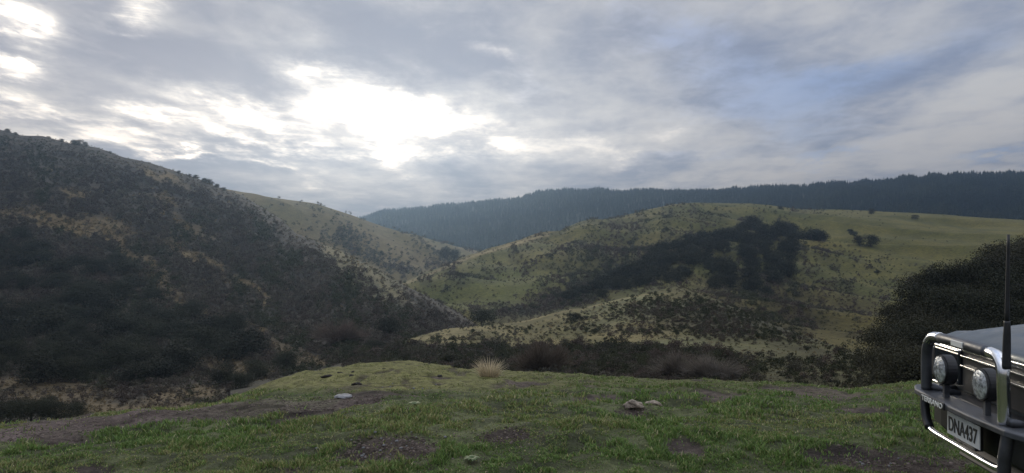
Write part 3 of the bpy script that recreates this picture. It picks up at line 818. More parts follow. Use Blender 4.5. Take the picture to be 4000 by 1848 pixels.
# dry grass tufts in the openings
def dry(sheet, dens, x0, x1, y0, y1, n, smin, smax, cols, label):
    px, py, Pq = scatter(sheet, dens, x0, x1, y0, y1, n)
    s_ = RNG.uniform(smin, smax, len(px)) * np.clip(Pq[:, 1] / 100, .6, 4)
    tag(joined('dry_grass', SPK, Pq - np.array((0, 0, .03)), s_, cmix(px, py, cols, 60, 13), M_LEAF, 1.6), label, 'grass', kind='stuff')
STRAW = np.array((0.17, 0.125, 0.062)); TAN = np.array((0.105, 0.08, 0.042))
dry(SA, lambda a, b: .12 + .8 * np.clip(open_a(a, b), 0, 1), -250, 1500, 620, 1640, 16000, .25, .5, [TAN * .8, TAN, STRAW], 'tufts of dry tawny grass in the clearings of the left hill')
dry(SE, lambda a, b: .35 + 0 * a, 1500, 3500, 1130, 1480, 7000, .18, .36, [TAN, np.array((0.10, 0.098, 0.04)), STRAW], 'tufts of dry grass on the spur across the valley floor')
# grove of round evergreens on the right hill, and the belt running down from it
GROVE = [(2729, 962), (2795, 930), (2866, 905), (2926, 888), (2987, 880), (3067, 890), (3108, 878), (3153, 888), (3180, 910), (3218, 975), (3198, 1000), (3108, 1000), (3092, 1035),
         (3087, 1085), (3027, 1120), (2987, 1165), (2921, 1145), (2906, 1075), (2891, 1020), (2876, 1000), (2835, 1012), (2825, 1060), (2866, 1085), (2866, 1120), (2805, 1160),
         (2765, 1145), (2760, 1090), (2735, 1040), (2700, 1040), (2660, 985)]
BELT = [(2660, 985), (2735, 1040), (2694, 1080), (2694, 1118), (2583, 1136), (2427, 1172), (2301, 1205), (2210, 1212), (2180, 1195), (2351, 1125), (2480, 1090), (2560, 1040)]
def fill(sheet, poly, n, mind, hrange, crowns_, label, group, wide=1.0, dref=None):
    xs = [p[0] for p in poly]; ys = [p[1] for p in poly]; pts = []; tries = 0
    while len(pts) < n and tries < 40000:
        tries += 1
        x = random.uniform(min(xs), max(xs)); y = random.uniform(min(ys), max(ys))
        if not inpoly(np.array([x]), np.array([y]), poly)[0]: continue
        if any((x - a) ** 2 + ((y - b) * 1.5) ** 2 < mind ** 2 for a, b in pts): continue
        pts.append((x, y))
    for (x, y) in pts:
        P_, t = sheet.at(np.array([x]), np.array([y])); p = P_[0]
        h = random.uniform(*hrange) * (1 if not dref else min(1.25, max(.5, p[1] / dref)))
        tree(tuple(p), h, crowns_, label, group, wide)
    return pts
fill(SD, GROVE, 66, 22, (7, 9.5), CR_DARK, 'dark rounded evergreen tree in the grove on the right hill', 'grove on the right hill', 1.15, 420)
fill(SD, BELT, 48, 17, (4.5, 7.0), CR_DARK, 'dark evergreen tree in the belt running down from the grove', 'tree belt below the grove', 1.2, 330)
# dark bush on the right bank behind the vehicle
BANK = [(3425, 1540), (3462, 1460), (3500, 1370), (3545, 1270), (3620, 1220), (3745, 1178), (3860, 1130), (4000, 1085), (4350, 1040), (4350, 1560), (3400, 1560)]
fill(SG, BANK, 78, 48, (3.2, 4.8), CR_GREEN + CR_OLIVE, 'dense dark tree in the thicket behind the parked vehicle', 'thicket on the right bank', 1.35, 62)
# large dark trees low on the left hill
LEFT = [(-250, 900), (60, 920), (230, 960), (330, 990), (430, 1020), (520, 1060), (590, 1120), (650, 1200), (740, 1240), (840, 1270), (960, 1300), (960, 1400), (820, 1420), (740, 1470), (600, 1500), (300, 1510), (-250, 1480)]
fill(SA, LEFT, 84, 62, (3.4, 5.4), CR_GREEN + CR_DARK, 'dark evergreen tree in the dense bush low on the left hill', 'bush on the left hill', 1.5, 120)
# loners
def single(sheet, px, py, hpx, crowns_, label, wide=1.0, group=None, cat='tree', name='evergreen_tree'):
    P_, t = sheet.at(np.array([float(px)]), np.array([float(py)])); p = P_[0]
    return tree(tuple(p), hpx / F * p[1] / .98, crowns_, label, group, wide, cat, name)
single(SB, 1745, 1032, 55, CR_DARK, 'taller left tree of the dark pair in the valley notch', .9)
single(SB, 1775, 1036, 50, CR_DARK, 'shorter right tree of the dark pair in the valley notch', .95)
single(SD, 3357, 979, 42, CR_DARK, 'smaller left bush of the round pair on the open paddock', .95)
single(SD, 3402, 981, 50, CR_DARK, 'larger right bush of the round pair on the open paddock', 1.2)
single(SD, 3322, 915, 30, CR_CON, 'small pointed conifer above the round pair on the paddock', 1.2, name='conifer')
single(SD, 3337, 925, 26, CR_CON, 'second little conifer just right of the pointed one on the paddock', 1.2, name='conifer')
single(SD, 3405, 842, 26, CR_OLIVE, 'brown wispy tree at the top edge of the paddock', 1.0)
single(SD, 3575, 860, 16, CR_OLIVE, 'low dark bush near the top of the paddock, right of the wispy tree', 2.0, cat='bush', name='bush')
single(SD, 3050, 832, 13, CR_DARK, 'small dark dot of a bush near the hilltop above the grove', 1.6, cat='bush', name='bush')
single(SD, 3428, 1052, 14, CR_DARK, 'lone small bush in the grass below the round pair', 1.5, cat='bush', name='bush')
single(SE, 2245, 1252, 36, CR_DARK, 'black green bush beside the pale grass shoulder in the valley', 1.6, cat='bush', name='bush')
single(SE, 1880, 1240, 66, CR_DARK, 'dark tree clump where the left hill meets the valley floor', 1.5)
single(SA, 1510, 1318, 80, CR_DARK, 'black round tree at the toe of the left hill above the knoll', 1.3)
for q, (a, b, h, lb) in enumerate([(1470, 1405, 75, 'dark shrubby tree left of the valley floor behind the knoll crest'), (1375, 1430, 60, 'grey green bush directly above the dome of the knoll'),
                    (1010, 1480, 85, 'dark bush beside the orange grass left of the knoll'), (860, 1500, 90, 'dark upright bush among orange grass below the left hill'),
                    (940, 1530, 80, 'broad dark bush at the left foot of the knoll'), (1120, 1440, 80, 'dark bush just above the left slope of the knoll')]):
    single(SA, a, b, h, CR_GREEN, lb, 1.3)
for (a, b, h) in [(40, 1640, 80), (120, 1650, 95), (220, 1650, 90), (300, 1632, 70), (-60, 1650, 90), (180, 1600, 60)]:
    single(SA, a, b, h, CR_GREEN, 'dark low bush beyond the dirt track at the left edge', 1.6, 'bushes beyond the dirt track', 'bush', 'bush')
# skyline bushes on the left hill
sk = [(30, 18), (60, 12), (190, 11), (240, 14), (290, 22), (310, 27), (330, 20), (430, 10), (700, 13), (740, 13), (765, 17), (800, 20), (818, 24), (845, 17), (875, 16)]
for (a, h) in sk:
    ry = float(np.interp(a, SA.rx, SA.rv[:, 0]))
    single(SA, a, ry + 5, h, CR_OLIVE, 'ragged bush standing on the skyline of the left hill', 1.4, 'skyline bushes', 'bush', 'bush')
# leafless twiggy bushes just behind the crest
def twig(px, py, h, wide, col, label, n=420, seed=0, sheet=SE):
    V, tn = twiggy(int(n * 1.5), seed, wide, .0085)
    P_, t = sheet.at(np.array([float(px)]), np.array([float(py)])); p = P_[0]
    o = proto_mesh('bare_bush', V, tn, col, M_LEAF); C.objects.link(o); o.location = tuple(p); s = h / F * p[1]; o.scale = (s * 1.3, s, s)
    tag(o, label, 'bush')
twig(2120, 1470, 130, .62, (0.092, 0.07, 0.05), 'brown leafless bush behind the crest, right of the pale tussock', 700, 1)
twig(2655, 1484, 106, .85, (0.10, 0.085, 0.068), 'grey leafless bush behind the right crest, left one of two', 600, 2)
twig(2780, 1488, 98, .95, (0.125, 0.108, 0.088), 'paler grey leafless bush behind the right crest, right one of two', 600, 3)
twig(1330, 1345, 95, .9, (0.085, 0.062, 0.05), 'reddish brown leafless tree at the toe of the left hill', 500, 4, SA)

# ------------------------------------------------------------------ tussock on the crest
def tussock():
    r = np.random.default_rng(9); x, y, z = knoll_pt(1912, 1476)
    n = 520; V = np.zeros((n, 6, 3)); col = np.zeros((n, 3))
    for i in range(n):
        a = r.uniform(0, 2 * PI); b0 = r.random() ** .5 * .10; ln = r.uniform(.12, .30) if r.random() < .8 else r.uniform(.28, .40)
        tilt = r.uniform(.05, 1.05) * (1.3 - ln * 1.6); out = math.sin(tilt) * ln; h = math.cos(tilt) * ln
        az = r.uniform(0, 2 * PI); w = .0035
        for j, (f, g_, ww) in enumerate([(0, 0, 1), (.65, .4, .8), (1, 1, .15)]):
            cx = math.cos(a) * (b0 + out * g_); cy = math.sin(a) * (b0 + out * g_)
            for k, sg in ((0, -1), (1, 1)): V[i, 2 * j + k] = (cx + sg * math.cos(az) * w * ww, cy + sg * math.sin(az) * w * ww, h * f - .02)
        col[i] = np.array((0.58, 0.49, 0.33)) * r.uniform(.6, 1.25)
    base = (np.arange(n) * 6)[:, None]; Q = np.concatenate([base + np.array([0, 1, 3, 2]), base + np.array([2, 3, 5, 4])], 0)
    o = build('tussock', V.reshape(-1, 3), Q, M_GRASS, np.repeat(col, 6, 0)); o.location = (x, y, z); o.scale = (1.1, 1.1, .88)
    tag(o, 'pale dry tussock of straw coloured grass on the knoll crest', 'tussock')
tussock()

# ------------------------------------------------------------------ stones and clods
def rock_mesh(name, seed, sx, sy, sz, mat, rough=.35, arch=0.0, sub=4):
    import bmesh
    bm = bmesh.new(); bmesh.ops.create_icosphere(bm, subdivisions=sub, radius=1.0)
    for v in bm.verts:
        c = v.co.copy(); n1_ = float(fbm(np.array(c.x * 1.3 + c.z), np.array(c.y * 1.3 - c.z * .6), seed, 4)) - .5
        n2_ = float(fbm(np.array(c.x * 4 + c.z * 3), np.array(c.y * 4 + c.z), seed + 9, 2)) - .5
        f = 1 + n1_ * rough * 1.6 + n2_ * rough * .6
        v.co = Vector((c.x * sx * f, c.y * sy * f, max(c.z, -.4) * sz * f - arch * (c.x ** 2)))
    me = bpy.data.meshes.new(name); bm.to_mesh(me); bm.free(); me.materials.append(mat)
    for p in me.polygons: p.use_smooth = True
    return me
def put(name, me, px, py, rz=0, dz=0.0, sc=1.0):
    x, y, z = knoll_pt(px, py); o = bpy.data.objects.new(name, me); C.objects.link(o)
    o.location = (x, y, z + dz); o.rotation_euler = (0, 0, rz); o.scale = (sc,) * 3; return o
tag(put('rock', rock_mesh('rock', 31, .098, .07, .048, M_STONE, .6), 2480, 1592, .1, .02), 'pitted pale brown rock in the grass, left of the curved one', 'rock')
tag(put('rock', rock_mesh('rock', 37, .105, .05, .034, M_STONE, .45, .03), 2552, 1578, -.15, .035), 'curved pale rock arching over the grass, right of the pitted one', 'rock')
tag(put('flat_stone', rock_mesh('flat_stone', 41, .10, .10, .02, M_SLATE, .4), 1340, 1552, .3, .02), 'flat pale grey stone on the muddy patch left of centre', 'stone')
CL = [rock_mesh('dirt_clod', 50 + i, 1, .8, .45, M_CLOD, .9, 0, 3) for i in range(3)]
for i, (a, b, s) in enumerate([(1255, 1447, .6), (1280, 1474, 1.3), (1330, 1462, .8), (1345, 1432, .9), (1378, 1458, .6), (1415, 1417, .7), (1590, 1421, .8), (1680, 1420, .9), (1765, 1441, .8), (1375, 1470, .8),
                                (1200, 1463, .7), (1660, 1424, .5), (1500, 1445, .5), (1395, 1500, 1.0), (1560, 1470, .6), (1720, 1470, .7), (1950, 1465, .6)]):
    o = put('dirt_clod', random.choice(CL), a, b, random.uniform(0, 6), .0, .055 * s)
    tag(o, 'dark lump of earth lying on the dome of the knoll', 'clod', 'dark earth lumps on the knoll')
PB = [rock_mesh('pebble', 70 + i, 1, .8, .6, M_SLATE, .5, 0, 2) for i in range(3)]
for i in range(46):
    if i < 28: a, b = random.gauss(1530, 110), random.gauss(1755, 24)
    elif i < 38: a, b = random.uniform(1350, 2100), random.uniform(1480, 1570)
    else: a, b = random.gauss(3480, 160), random.gauss(1800, 22)
    tag(put('pebble', random.choice(PB), a, b, random.uniform(0, 6), .008, random.uniform(.007, .019)), 'small pale pebble lying on bare soil of the knoll', 'pebble', 'pebbles on the bare soil')
tag(put('pebble', PB[0], 2660, 1668, .4, .01, .028), 'pale yellowish stone in the bare patch right of the two rocks', 'pebble')
def gravel():
    n = 9000
    gx = np.concatenate([RNG.uniform(-100, 1500, 5500), RNG.normal(1530, 150, 1500), RNG.normal(3500, 220, 1200), RNG.normal(2000, 90, 400), RNG.normal(2500, 60, 400)])
    f = RNG.random(5500)
    gy = np.concatenate([np.interp(gx[:5500], *TRK_T) * (1 - f) + np.interp(gx[:5500], *TRK_B) * f, RNG.normal(1755, 36, 1500), RNG.normal(1800, 30, 1200), RNG.normal(1712, 20, 400), RNG.normal(1615, 16, 400)])
    x, y = knoll_at(gx, gy); z = knoll_z(x, y)
    s_ = RNG.uniform(.3, 1.0, n) ** 4 * .011 + .002
    base = np.array([(-1, -1, -.4), (1, -1, -.4), (1, 1, -.4), (-1, 1, -.4), (-.6, -.6, .6), (.6, -.7, .5), (.7, .6, .6), (-.6, .6, .5)])
    V = base[None] * s_[:, None, None] * RNG.uniform(.6, 1.4, (n, 8, 3)); a = RNG.uniform(0, 6.28, n); ca, sa = np.cos(a)[:, None], np.sin(a)[:, None]
    V = np.stack([V[..., 0] * ca - V[..., 1] * sa + x[:, None], V[..., 0] * sa + V[..., 1] * ca + y[:, None], V[..., 2] * .7 + z[:, None]], -1)
    q = np.array([(4, 5, 6, 7), (0, 1, 5, 4), (1, 2, 6, 5), (2, 3, 7, 6), (3, 0, 4, 7)])
    Q = ((np.arange(n) * 8)[:, None, None] + q[None]).reshape(-1, 4)
    c = mixc((0.045, 0.033, 0.027), (0.17, 0.135, 0.115), RNG.random(n) ** 4)
    tag(build('gravel', V.reshape(-1, 3), Q, M_GRAVEL, np.repeat(c, 8, 0)), 'fine gravel and crumbs of soil on the bare track and mud patches', 'gravel', kind='stuff')
M_GRAVEL = mat_attr('gravel', 0.9)
gravel()
# broad-leaved weed
def weed(px, py, label):
    r = np.random.default_rng(int(px)); V = []; Q = []
    for i in range(14):
        a = i * 2.4; L = r.uniform(.04, .075); w = .014; u = np.array((math.cos(a), math.sin(a), 0)); v = np.array((-u[1], u[0], 0)); b = len(V)
        for f, ww, zf in ((0, .2, 0), (.4, 1, .5), (.75, .9, .55), (1, .1, .35)):
            V.append(u * L * f - v * w * ww + (0, 0, zf * .05)); V.append(u * L * f + v * w * ww + (0, 0, zf * .05))
        for k in range(3): Q.append((b + 2 * k, b + 2 * k + 1, b + 2 * k + 3, b + 2 * k + 2))
    x, y, z = knoll_pt(px, py)
    o = build('weed', V, np.array(Q), M_GRASS, np.tile((0.13, 0.18, 0.075), (len(V), 1))); o.location = (x, y, z + .015); tag(o, label, 'weed')
weed(1845, 1805, 'light green broad leaved weed near the bottom edge of the grass')
weed(1620, 1602, 'light green broad leaved weed in the grass left of centre')

# ------------------------------------------------------------------ parked four-wheel drive
M_CHROME = mat_plain('polished_steel', (0.86, 0.87, 0.88), 0.14, 1.0, noise=(6, .85, 1.1, .12))
M_PAINT = mat_plain('grey_paint', (0.055, 0.075, 0.088), 0.33, 0.5, coat=.35, noise=(3.5, .8, 1.25, .2))
M_BLACK = mat_plain('black_plastic', (0.012, 0.013, 0.015), 0.5, noise=(20, .7, 1.5))
M_DKMET = mat_plain('dark_steel', (0.085, 0.09, 0.10), 0.42, 0.6, noise=(8, .7, 1.3, .15))
M_RUB = mat_plain('rubber', (0.02, 0.02, 0.02), 0.85, noise=(12, .7, 1.5))
M_GLASS = mat_plain('dark_glass', (0.02, 0.025, 0.03), 0.06, 0.0)
M_LENS = mat_plain('lamp_lens', (0.62, 0.65, 0.68), 0.15, 0.6, noise=(45, .3, 1.4), bump=(30, .6, .01))
M_AMBER = mat_plain('indicator_lens', (0.10, 0.09, 0.085), 0.2)
M_WHITE = mat_plain('plate_white', (0.55, 0.57, 0.57), 0.45, noise=(20, .9, 1.05))
M_INK = mat_plain('plate_black', (0.012, 0.012, 0.014), 0.5)
M_BADGE = mat_plain('badge_silver', (0.75, 0.75, 0.70), 0.45)
CAR = empty('parked_car', (2.48, 4.10, 0.0), math.radians(-6))
tag(CAR, 'dark grey four wheel drive with steel bull bar parked at the right edge', 'car')
def tube(name, pts, r, mat, parent, k=14, sm=6, taper=None):
    P3 = [Vector(p) for p in pts]
    path = []
    if sm and len(P3) > 2:
        ex = [P3[0] * 2 - P3[1]] + P3 + [P3[-1] * 2 - P3[-2]]
        for i in range(1, len(ex) - 2):
            for j in range(sm):
                t = j / sm; a, b, c, d = ex[i - 1], ex[i], ex[i + 1], ex[i + 2]
                path.append(.5 * ((2 * b) + (c - a) * t + (2 * a - 5 * b + 4 * c - d) * t * t + (-a + 3 * b - 3 * c + d) * t ** 3))
        path.append(P3[-1])
    else: path = P3
    V = []; Fc = []; up = None
    for i, p in enumerate(path):
        t = (path[min(i + 1, len(path) - 1)] - path[max(i - 1, 0)]).normalized()
        if up is None: up = t.orthogonal().normalized()
        up = (up - t * up.dot(t)).normalized(); w = t.cross(up)
        rr = r if not taper else r * (taper[0] + (taper[1] - taper[0]) * i / (len(path) - 1))
        for j in range(k):
            a = 2 * PI * j / k; V.append(p + (up * math.cos(a) + w * math.sin(a)) * rr)
    n = len(path)
    for i in range(n - 1):
        for j in range(k): Fc.append((i * k + j, i * k + (j + 1) % k, (i + 1) * k + (j + 1) % k, (i + 1) * k + j))
    Fc.append(tuple(range(k - 1, -1, -1))); Fc.append(tuple((n - 1) * k + j for j in range(k)))
    return build(name, V, Fc, mat, parent=parent, smooth=True)
def bevel(o, w=.01, seg=2):
    m = o.modifiers.new('bevel', 'BEVEL'); m.width = w; m.segments = seg; m.limit_method = 'ANGLE'; m.angle_limit = math.radians(35); return o
def box(name, b0, b1, l0, l1, z0, z1, mat, parent, bev=.008, sh=0.0, shl=0.0):
    V = [(b0, l0, z0), (b1, l0, z0), (b1, l1, z0), (b0, l1, z0), (b0 + sh, l0 + shl, z1), (b1 - sh, l0 + shl, z1), (b1 - sh, l1 - shl, z1), (b0 + sh, l1 - shl, z1)]
    Fc = [(0, 3, 2, 1), (4, 5, 6, 7), (0, 1, 5, 4), (1, 2, 6, 5), (2, 3, 7, 6), (3, 0, 4, 7)]
    o = build(name, V, Fc, mat, parent=parent)
    if bev: bevel(o, bev)
    return o
def grid(name, fn, nu, nv, mat, parent, solid=0.0):
    V = [fn(i / (nu - 1), j / (nv - 1)) for i in range(nu) for j in range(nv)]
    Q = [(i * nv + j, i * nv + j + 1, (i + 1) * nv + j + 1, (i + 1) * nv + j) for i in range(nu - 1) for j in range(nv - 1)]
    o = build(name, V, Q, mat, parent=parent, smooth=True)
    if solid:
        m = o.modifiers.new('solid', 'SOLIDIFY'); m.thickness = solid
    return o
def disc(name, c, r, depth, mat, parent, axis='b', k=28, dome=0.0, ins=None):
    """short cylinder facing -b (front) or l"""
    V = []; Fc = []
    rings = [(r, depth), (r, 0.0)] + ([(r * f, -dome * (1 - f * f)) for f in (.85, .6, .3)] if dome else [])
    for (rr, q) in rings:
        for j in range(k):
            a = 2 * PI * j / k
            p = (q, rr * math.cos(a), rr * math.sin(a)) if axis == 'b' else (rr * math.cos(a), q, rr * math.sin(a))
            V.append((c[0] + p[0], c[1] + p[1], c[2] + p[2]))
    n = len(rings)
    for i in range(n - 1):
        for j in range(k): Fc.append((i * k + j, i * k + (j + 1) % k, (i + 1) * k + (j + 1) % k, (i + 1) * k + j))
    Fc.append(tuple(range(k - 1, -1, -1))); Fc.append(tuple((n - 1) * k + j for j in range(k)))
    return build(name, V, Fc, mat, parent=parent)
# body shell: side profile with wheel arches, extruded with rounded shoulders
def side_profile():
    pts = [(.24, .50), (.24, .965), (.34, 1.0), (1.35, 1.03), (4.30, 1.03), (4.42, .95), (4.42, .50)]
    def arch(cx, r=.40, zc=.36, n=10):
        a0 = math.asin((.50 - zc) / r); return [(cx + r * math.cos(a), zc + r * math.sin(a)) for a in np.linspace(a0, PI - a0, n)]
    return pts + arch(3.55) + arch(.95)
def body():
    pr = side_profile(); n = len(pr); V = []; Fc = []
    secs = [(-.86, .0), (-.845, .02), (-.80, .035), (.80, .035), (.845, .02), (.86, .0)]
    for (l, up) in secs:
        for (b, z) in pr:
            V.append((b + (.02 if b < .3 and abs(l) > .84 else 0), l, z + (up if z > .9 else 0)))
    for i in range(len(secs) - 1):
        for j in range(n): Fc.append((i * n + j, (i + 1) * n + j, (i + 1) * n + (j + 1) % n, i * n + (j + 1) % n))
    Fc.append(tuple(range(n))); Fc.append(tuple((len(secs) - 1) * n + j for j in range(n - 1, -1, -1)))
    return build('body', V, Fc, M_PAINT, parent=CAR)
bevel(body(), .012)
def bonnet_fn(u, v):
    b = .215 + u * 1.13; l = (v * 2 - 1) * .79
    z = np.interp(b, [.215, .26, .4, .75, 1.35], [.985, 1.012, 1.055, 1.105, 1.15])
    e = abs(l) / .79; z -= .10 * max(0, e - .86) / .14 * ((e - .86) / .14) + .012 * e * e
    z += .010 * math.exp(-((abs(l) - .45) / .05) ** 2) * min(1, u * 4)
    return (b, l, z)
grid('bonnet', bonnet_fn, 24, 40, M_PAINT, CAR, .012)
box('bonnet_lip', .205, .235, -.74, .74, .955, .985, M_CHROME, CAR, .006)
# grille with chrome bars, headlamps
box('grille', .215, .25, -.46, .46, .72, .955, M_BLACK, CAR, .004)
for z in (.925, .865):
    box('grille_bar', .198, .216, -.455, .455, z - .005, z + .005, M_CHROME if z > .86 else M_BLACK, CAR, .002)
for s in (-1, 1):
    l0, l1 = sorted((s * .475, s * .80))
    hl = box('headlight', .20, .25, l0, l1, .74, .94, M_GLASS, CAR, .012)
    hf = box('frame', .19, .215, l0 - .006, l1 + .006, .94, .955, M_CHROME, CAR, .003); hf.parent = hl
    box('indicator', .20, .25, *sorted((s * .805, s * .855)), .74, .93, M_AMBER, CAR, .01)
# bumper with lamp units
def bump_fn(zlo, zhi):
    out = [(.19, -.55), (.11, -.50), (.10, 0), (.11, .50), (.14, .66), (.24, .84), (.62, .875)]
    out = [(.62, -.875), (.24, -.84), (.14, -.66)] + out[1:]
    V = []; Fc = []; n = len(out)
    for z, off in ((zlo, .03), (zlo + .03, 0), (zhi - .02, 0), (zhi, .02)):
        for (b, l) in out: V.append((b + off, l, z))
    for z in (zhi, zlo):
        for (b, l) in out: V.append((b + .12 if abs(l) < .86 else b, l * .95, z))
    for i in range(3):
        for j in range(n - 1): Fc.append((i * n + j, i * n + j + 1, (i + 1) * n + j + 1, (i + 1) * n + j))
    for j in range(n - 1):
        Fc.append((3 * n + j, 3 * n + j + 1, 4 * n + j + 1, 4 * n + j)); Fc.append((j + 1, j, 5 * n + j, 5 * n + j + 1))
    return V, Fc
V, Fc = bump_fn(.46, .70); bp = build('bumper', V, Fc, M_BLACK, parent=CAR)
for s in (-1, 1):
    a = box('indicator', .10, .16, *sorted((s * .50, s * .60)), .73, .755, M_CHROME, CAR, .006)
box('lower_grille', .135, .16, -.42, .42, .53, .62, M_DKMET, CAR, .004)
box('skid_plate', .16, .7, -.40, .40, .34, .46, M_BLACK, CAR, .01, .05)
# bull bar
BAR = empty('bull_bar'); BAR.parent = CAR; BAR.location = (-.045, 0, 0)
def shelf():
    out = [(.30, -.80), (.16, -.72), (.05, -.64), (.0, -.50), (-.02, -.2), (-.02, .2), (.0, .50), (.045, .615), (.12, .66), (.30, .72)]
    inn = [(.30, -.62), (.20, -.60), (.15, -.55), (.12, -.45), (.12, -.2), (.12, .2), (.12, .45), (.14, .52), (.19, .56), (.30, .58)]
    n = len(out); V = []; Fc = []
    for z, o_, q in ((.680, out, 0), (.708, out, 0), (.716, out, .012), (.716, inn, 0), (.680, inn, 0)):
        for (b, l) in o_: V.append((b + q, l, z + (.0 if True else 0)))
    for i in range(5):
        k = (i + 1) % 5
        for j in range(n - 1): Fc.append((i * n + j, i * n + j + 1, k * n + j + 1, k * n + j))
    o = build('bumper_shelf', V, Fc, M_DKMET, parent=BAR); 
    m = o.modifiers.new('sub', 'BEVEL'); m.width = .006; m.segments = 2
    return o
shelf()
for s, m in ((1, M_DKMET), (-1, M_CHROME)):
    tube('upright', [(.05, .455 if s > 0 else -.405, .72), (.045, .445 if s > 0 else -.412, .82), (.04, .43 if s > 0 else -.415, .93), (.04, s * .408, 1.0), (.045, s * .36, 1.045), (.05, s * .27, 1.055)], .030, m if s < 0 else M_DKMET, BAR)
tube('bend_cap', [(.04, .415, 1.0), (.045, .36, 1.047), (.05, .27, 1.057)], .0305, M_CHROME, BAR)
tube('crossbar', [(.05, .27, 1.055), (.05, 0, 1.058), (.05, -.27, 1.055)], .030, M_DKMET, BAR)
box('badge_plate', .018, .026, -.05, .08, 1.04, 1.072, M_BADGE, BAR, .002)
tube('lower_hoop', [(.06, .50, .67), (.05, .475, .60), (.045, .44, .54), (.04, .39, .50)], .026, M_BLACK, BAR)
tube('lower_hoop', [(.06, -.42, .67), (.05, -.42, .60), (.045, -.415, .54), (.045, -.41, .44)], .030, M_DKMET, BAR)
tube('lower_bar', [(.04, .39, .50), (.035, .30, .49), (.035, 0, .487), (.035, -.34, .487), (.04, -.40, .50)], .017, M_CHROME, BAR)
tube('stay', [(.05, .455, .74), (.22, .40, .70)], .02, M_DKMET, BAR, sm=0)
tube('stay', [(.05, -.455, .74), (.22, -.40, .70)], .02, M_DKMET, BAR, sm=0)
# two round spotlights
for s, l in ((1, .245), (-1, -.205)):
    sl = disc('spotlight', (.0, l, .875), .086, .052, M_BLACK, CAR); sl['label'] = 'round spotlight mounted inside the bull bar hoop'
    disc('rim', (-.012, l, .875), .082, .012, M_BLACK, sl)
    disc('lens', (-.014, l, .875), .075, .004, M_LENS, sl, dome=.012)
    box('bracket', .01, .04, l - .012, l + .012, .71, .79, M_DKMET, sl, .002)
# lettering
def lettering(txt, h, width, depth, mat, parent, centre, name='lettering'):
    cu = bpy.data.curves.new('t', 'FONT'); cu.body = txt; cu.size = 1; cu.extrude = 0.04; cu.align_x = 'CENTER'; cu.align_y = 'CENTER'; cu.offset = .012
    tmp = bpy.data.objects.new('t', cu); C.objects.link(tmp); bpy.context.view_layer.update()
    me = bpy.data.meshes.new_from_object(tmp.evaluated_get(bpy.context.evaluated_depsgraph_get()))
    bpy.data.objects.remove(tmp); bpy.data.curves.remove(cu)
    co = np.zeros(len(me.vertices) * 3, np.float32); me.vertices.foreach_get('co', co); co = co.reshape(-1, 3)
    lo, hi = co.min(0), co.max(0); co = (co - (lo + hi) / 2) / (hi - lo)
    out = np.stack([centre[0] + co[:, 2] * depth, centre[1] - co[:, 0] * width, centre[2] + co[:, 1] * h], 1)
    me.vertices.foreach_set('co', out.ravel().astype(np.float32)); me.update(); me.materials.clear(); me.materials.append(mat); me.name = name
    o = bpy.data.objects.new(name, me); C.objects.link(o); o.parent = parent; return o
pl = box('number_plate', .0, .006, -.18, .18, .523, .648, M_WHITE, CAR, .004); pl['label'] = 'white number plate reading DNA437'
lettering('DNA437', .082, .315, .003, M_INK, pl, (-.0015, 0, .586))
box('plate_bracket', .007, .05, -.12, .12, .50, .67, M_BLACK, CAR, .004)
nb = box('name_badge', -.073, -.064, .06, .335, .676, .716, M_BLACK, CAR, .002)
lettering('TERRANO', .031, .258, .004, M_BADGE, nb, (-.076, .198, .696))
# aerial
AE = tube('aerial', [(.0, -.44, 1.22), (.0, -.445, 1.45), (.0, -.452, 1.66)], .0098, M_BLACK, CAR, 10, 4, (1.15, .65))
tube('spring_base', [(.0, -.435, 1.00), (.0, -.435, 1.06), (.0, -.438, 1.15), (.0, -.44, 1.19), (.0, -.44, 1.235)], .019, M_BLACK, AE, 12, 4, (1.1, .75))
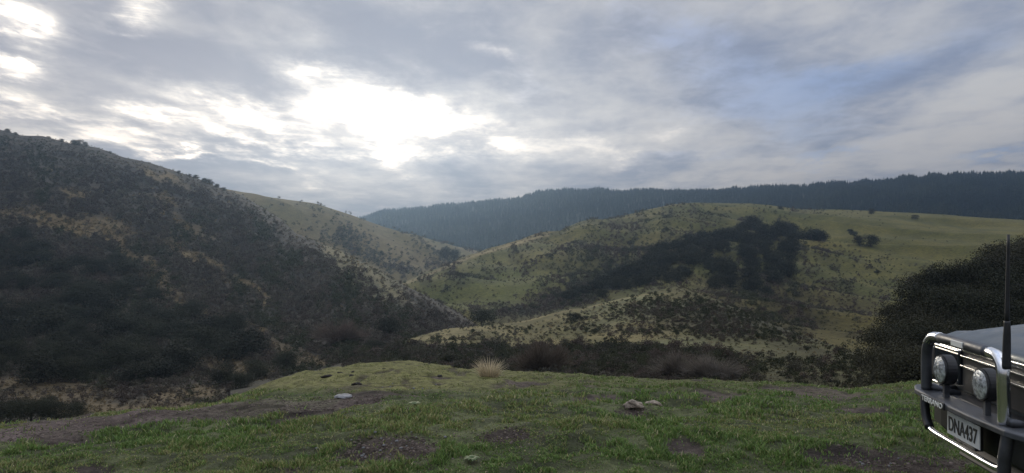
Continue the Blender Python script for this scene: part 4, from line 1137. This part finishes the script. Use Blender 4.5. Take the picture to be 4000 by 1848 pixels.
# cabin
box('cabin', 1.30, 4.36, -.80, .80, 1.04, 1.78, M_PAINT, CAR, .05, .0, .12).data
cb = [o for o in CAR.children if o.name.startswith('cabin')][0]
for v in cb.data.vertices:
    if v.co.z > 1.5: v.co.x = 1.85 if v.co.x < 3 else 4.25
def ws(u, v):
    return (1.345 + u * .475 - .012, (v * 2 - 1) * (.72 - .10 * u), 1.08 + u * .63)
grid('windscreen', ws, 4, 8, M_GLASS, CAR, .006)
for s in (-1, 1):
    for (b0, b1, t0, t1) in ((1.62, 2.45, 1.92, 2.45), (2.53, 3.3, 2.53, 3.3), (3.38, 4.2, 3.38, 4.14)):
        yy0, yy1 = s * .806, s * .712
        V = [(b0, yy0, 1.10), (b1, yy0, 1.10), (t1, yy1, 1.66), (t0, yy1, 1.66)]
        V += [(a, b - s * .012, c) for a, b, c in V]
        build('side_window', V, [(0, 1, 2, 3), (7, 6, 5, 4), (0, 4, 5, 1), (1, 5, 6, 2), (2, 6, 7, 3), (3, 7, 4, 0)], M_GLASS, parent=CAR)
    box('door_mirror', 1.60, 1.72, *sorted((s * .86, s * 1.02)), 1.08, 1.24, M_BLACK, CAR, .02)
    box('side_step', 1.4, 3.1, *sorted((s * .80, s * .93)), .40, .44, M_DKMET, CAR, .01)
    for b in (1.95, 2.75):
        box('door_handle', b, b + .13, *sorted((s * .862, s * .878)), .93, .955, M_BLACK, CAR, .004)
for b in (.95, 3.55):
    for s in (-1, 1):
        wh = disc('wheel', (b, s * .64 if s > 0 else s * .86, .36), .36, .22, M_RUB, CAR, 'l', 36); bevel(wh, .03, 3)
        disc('rim', (b, s * .855 if s > 0 else s * .866, .36), .21, .011, M_DKMET, wh, 'l', 28)
        disc('hub', (b, s * .862 if s > 0 else s * .874, .36), .06, .013, M_CHROME, wh, 'l', 16)
box('chassis', .5, 4.3, -.62, .62, .34, .50, M_BLACK, CAR, .01)
for s in (-1, 1):
    box('tail_light', 4.40, 4.44, *sorted((s * .70, s * .84)), .75, .98, mat_plain('red_lens', (.3, .02, .02), .2), CAR, .01)

# ------------------------------------------------------------------ haze: one box of even air round everything
def haze():
    hb = [(-2300, 2600), (-300, 2250), (-43, 240)]
    V = [(x, y, z) for z in hb[2] for y in hb[1] for x in hb[0]]
    Fc = [(0, 2, 3, 1), (4, 5, 7, 6), (0, 1, 5, 4), (2, 6, 7, 3), (0, 4, 6, 2), (1, 3, 7, 5)]
    m = bpy.data.materials.new('haze'); m.use_nodes = True; m.node_tree.nodes.clear(); t = NT(m.node_tree)
    v = t.n('ShaderNodeVolumePrincipled'); v.inputs['Color'].default_value = (0.48, 0.70, 1.0, 1)
    v.inputs['Density'].default_value = 0.00019; v.inputs['Anisotropy'].default_value = 0.7
    t.l(v.outputs[0], t.n('ShaderNodeOutputMaterial').inputs['Volume'])
    o = build('haze', V, Fc, m); tag(o, 'thin bluish air between the camera and the far hills', 'haze', kind='stuff')
haze()
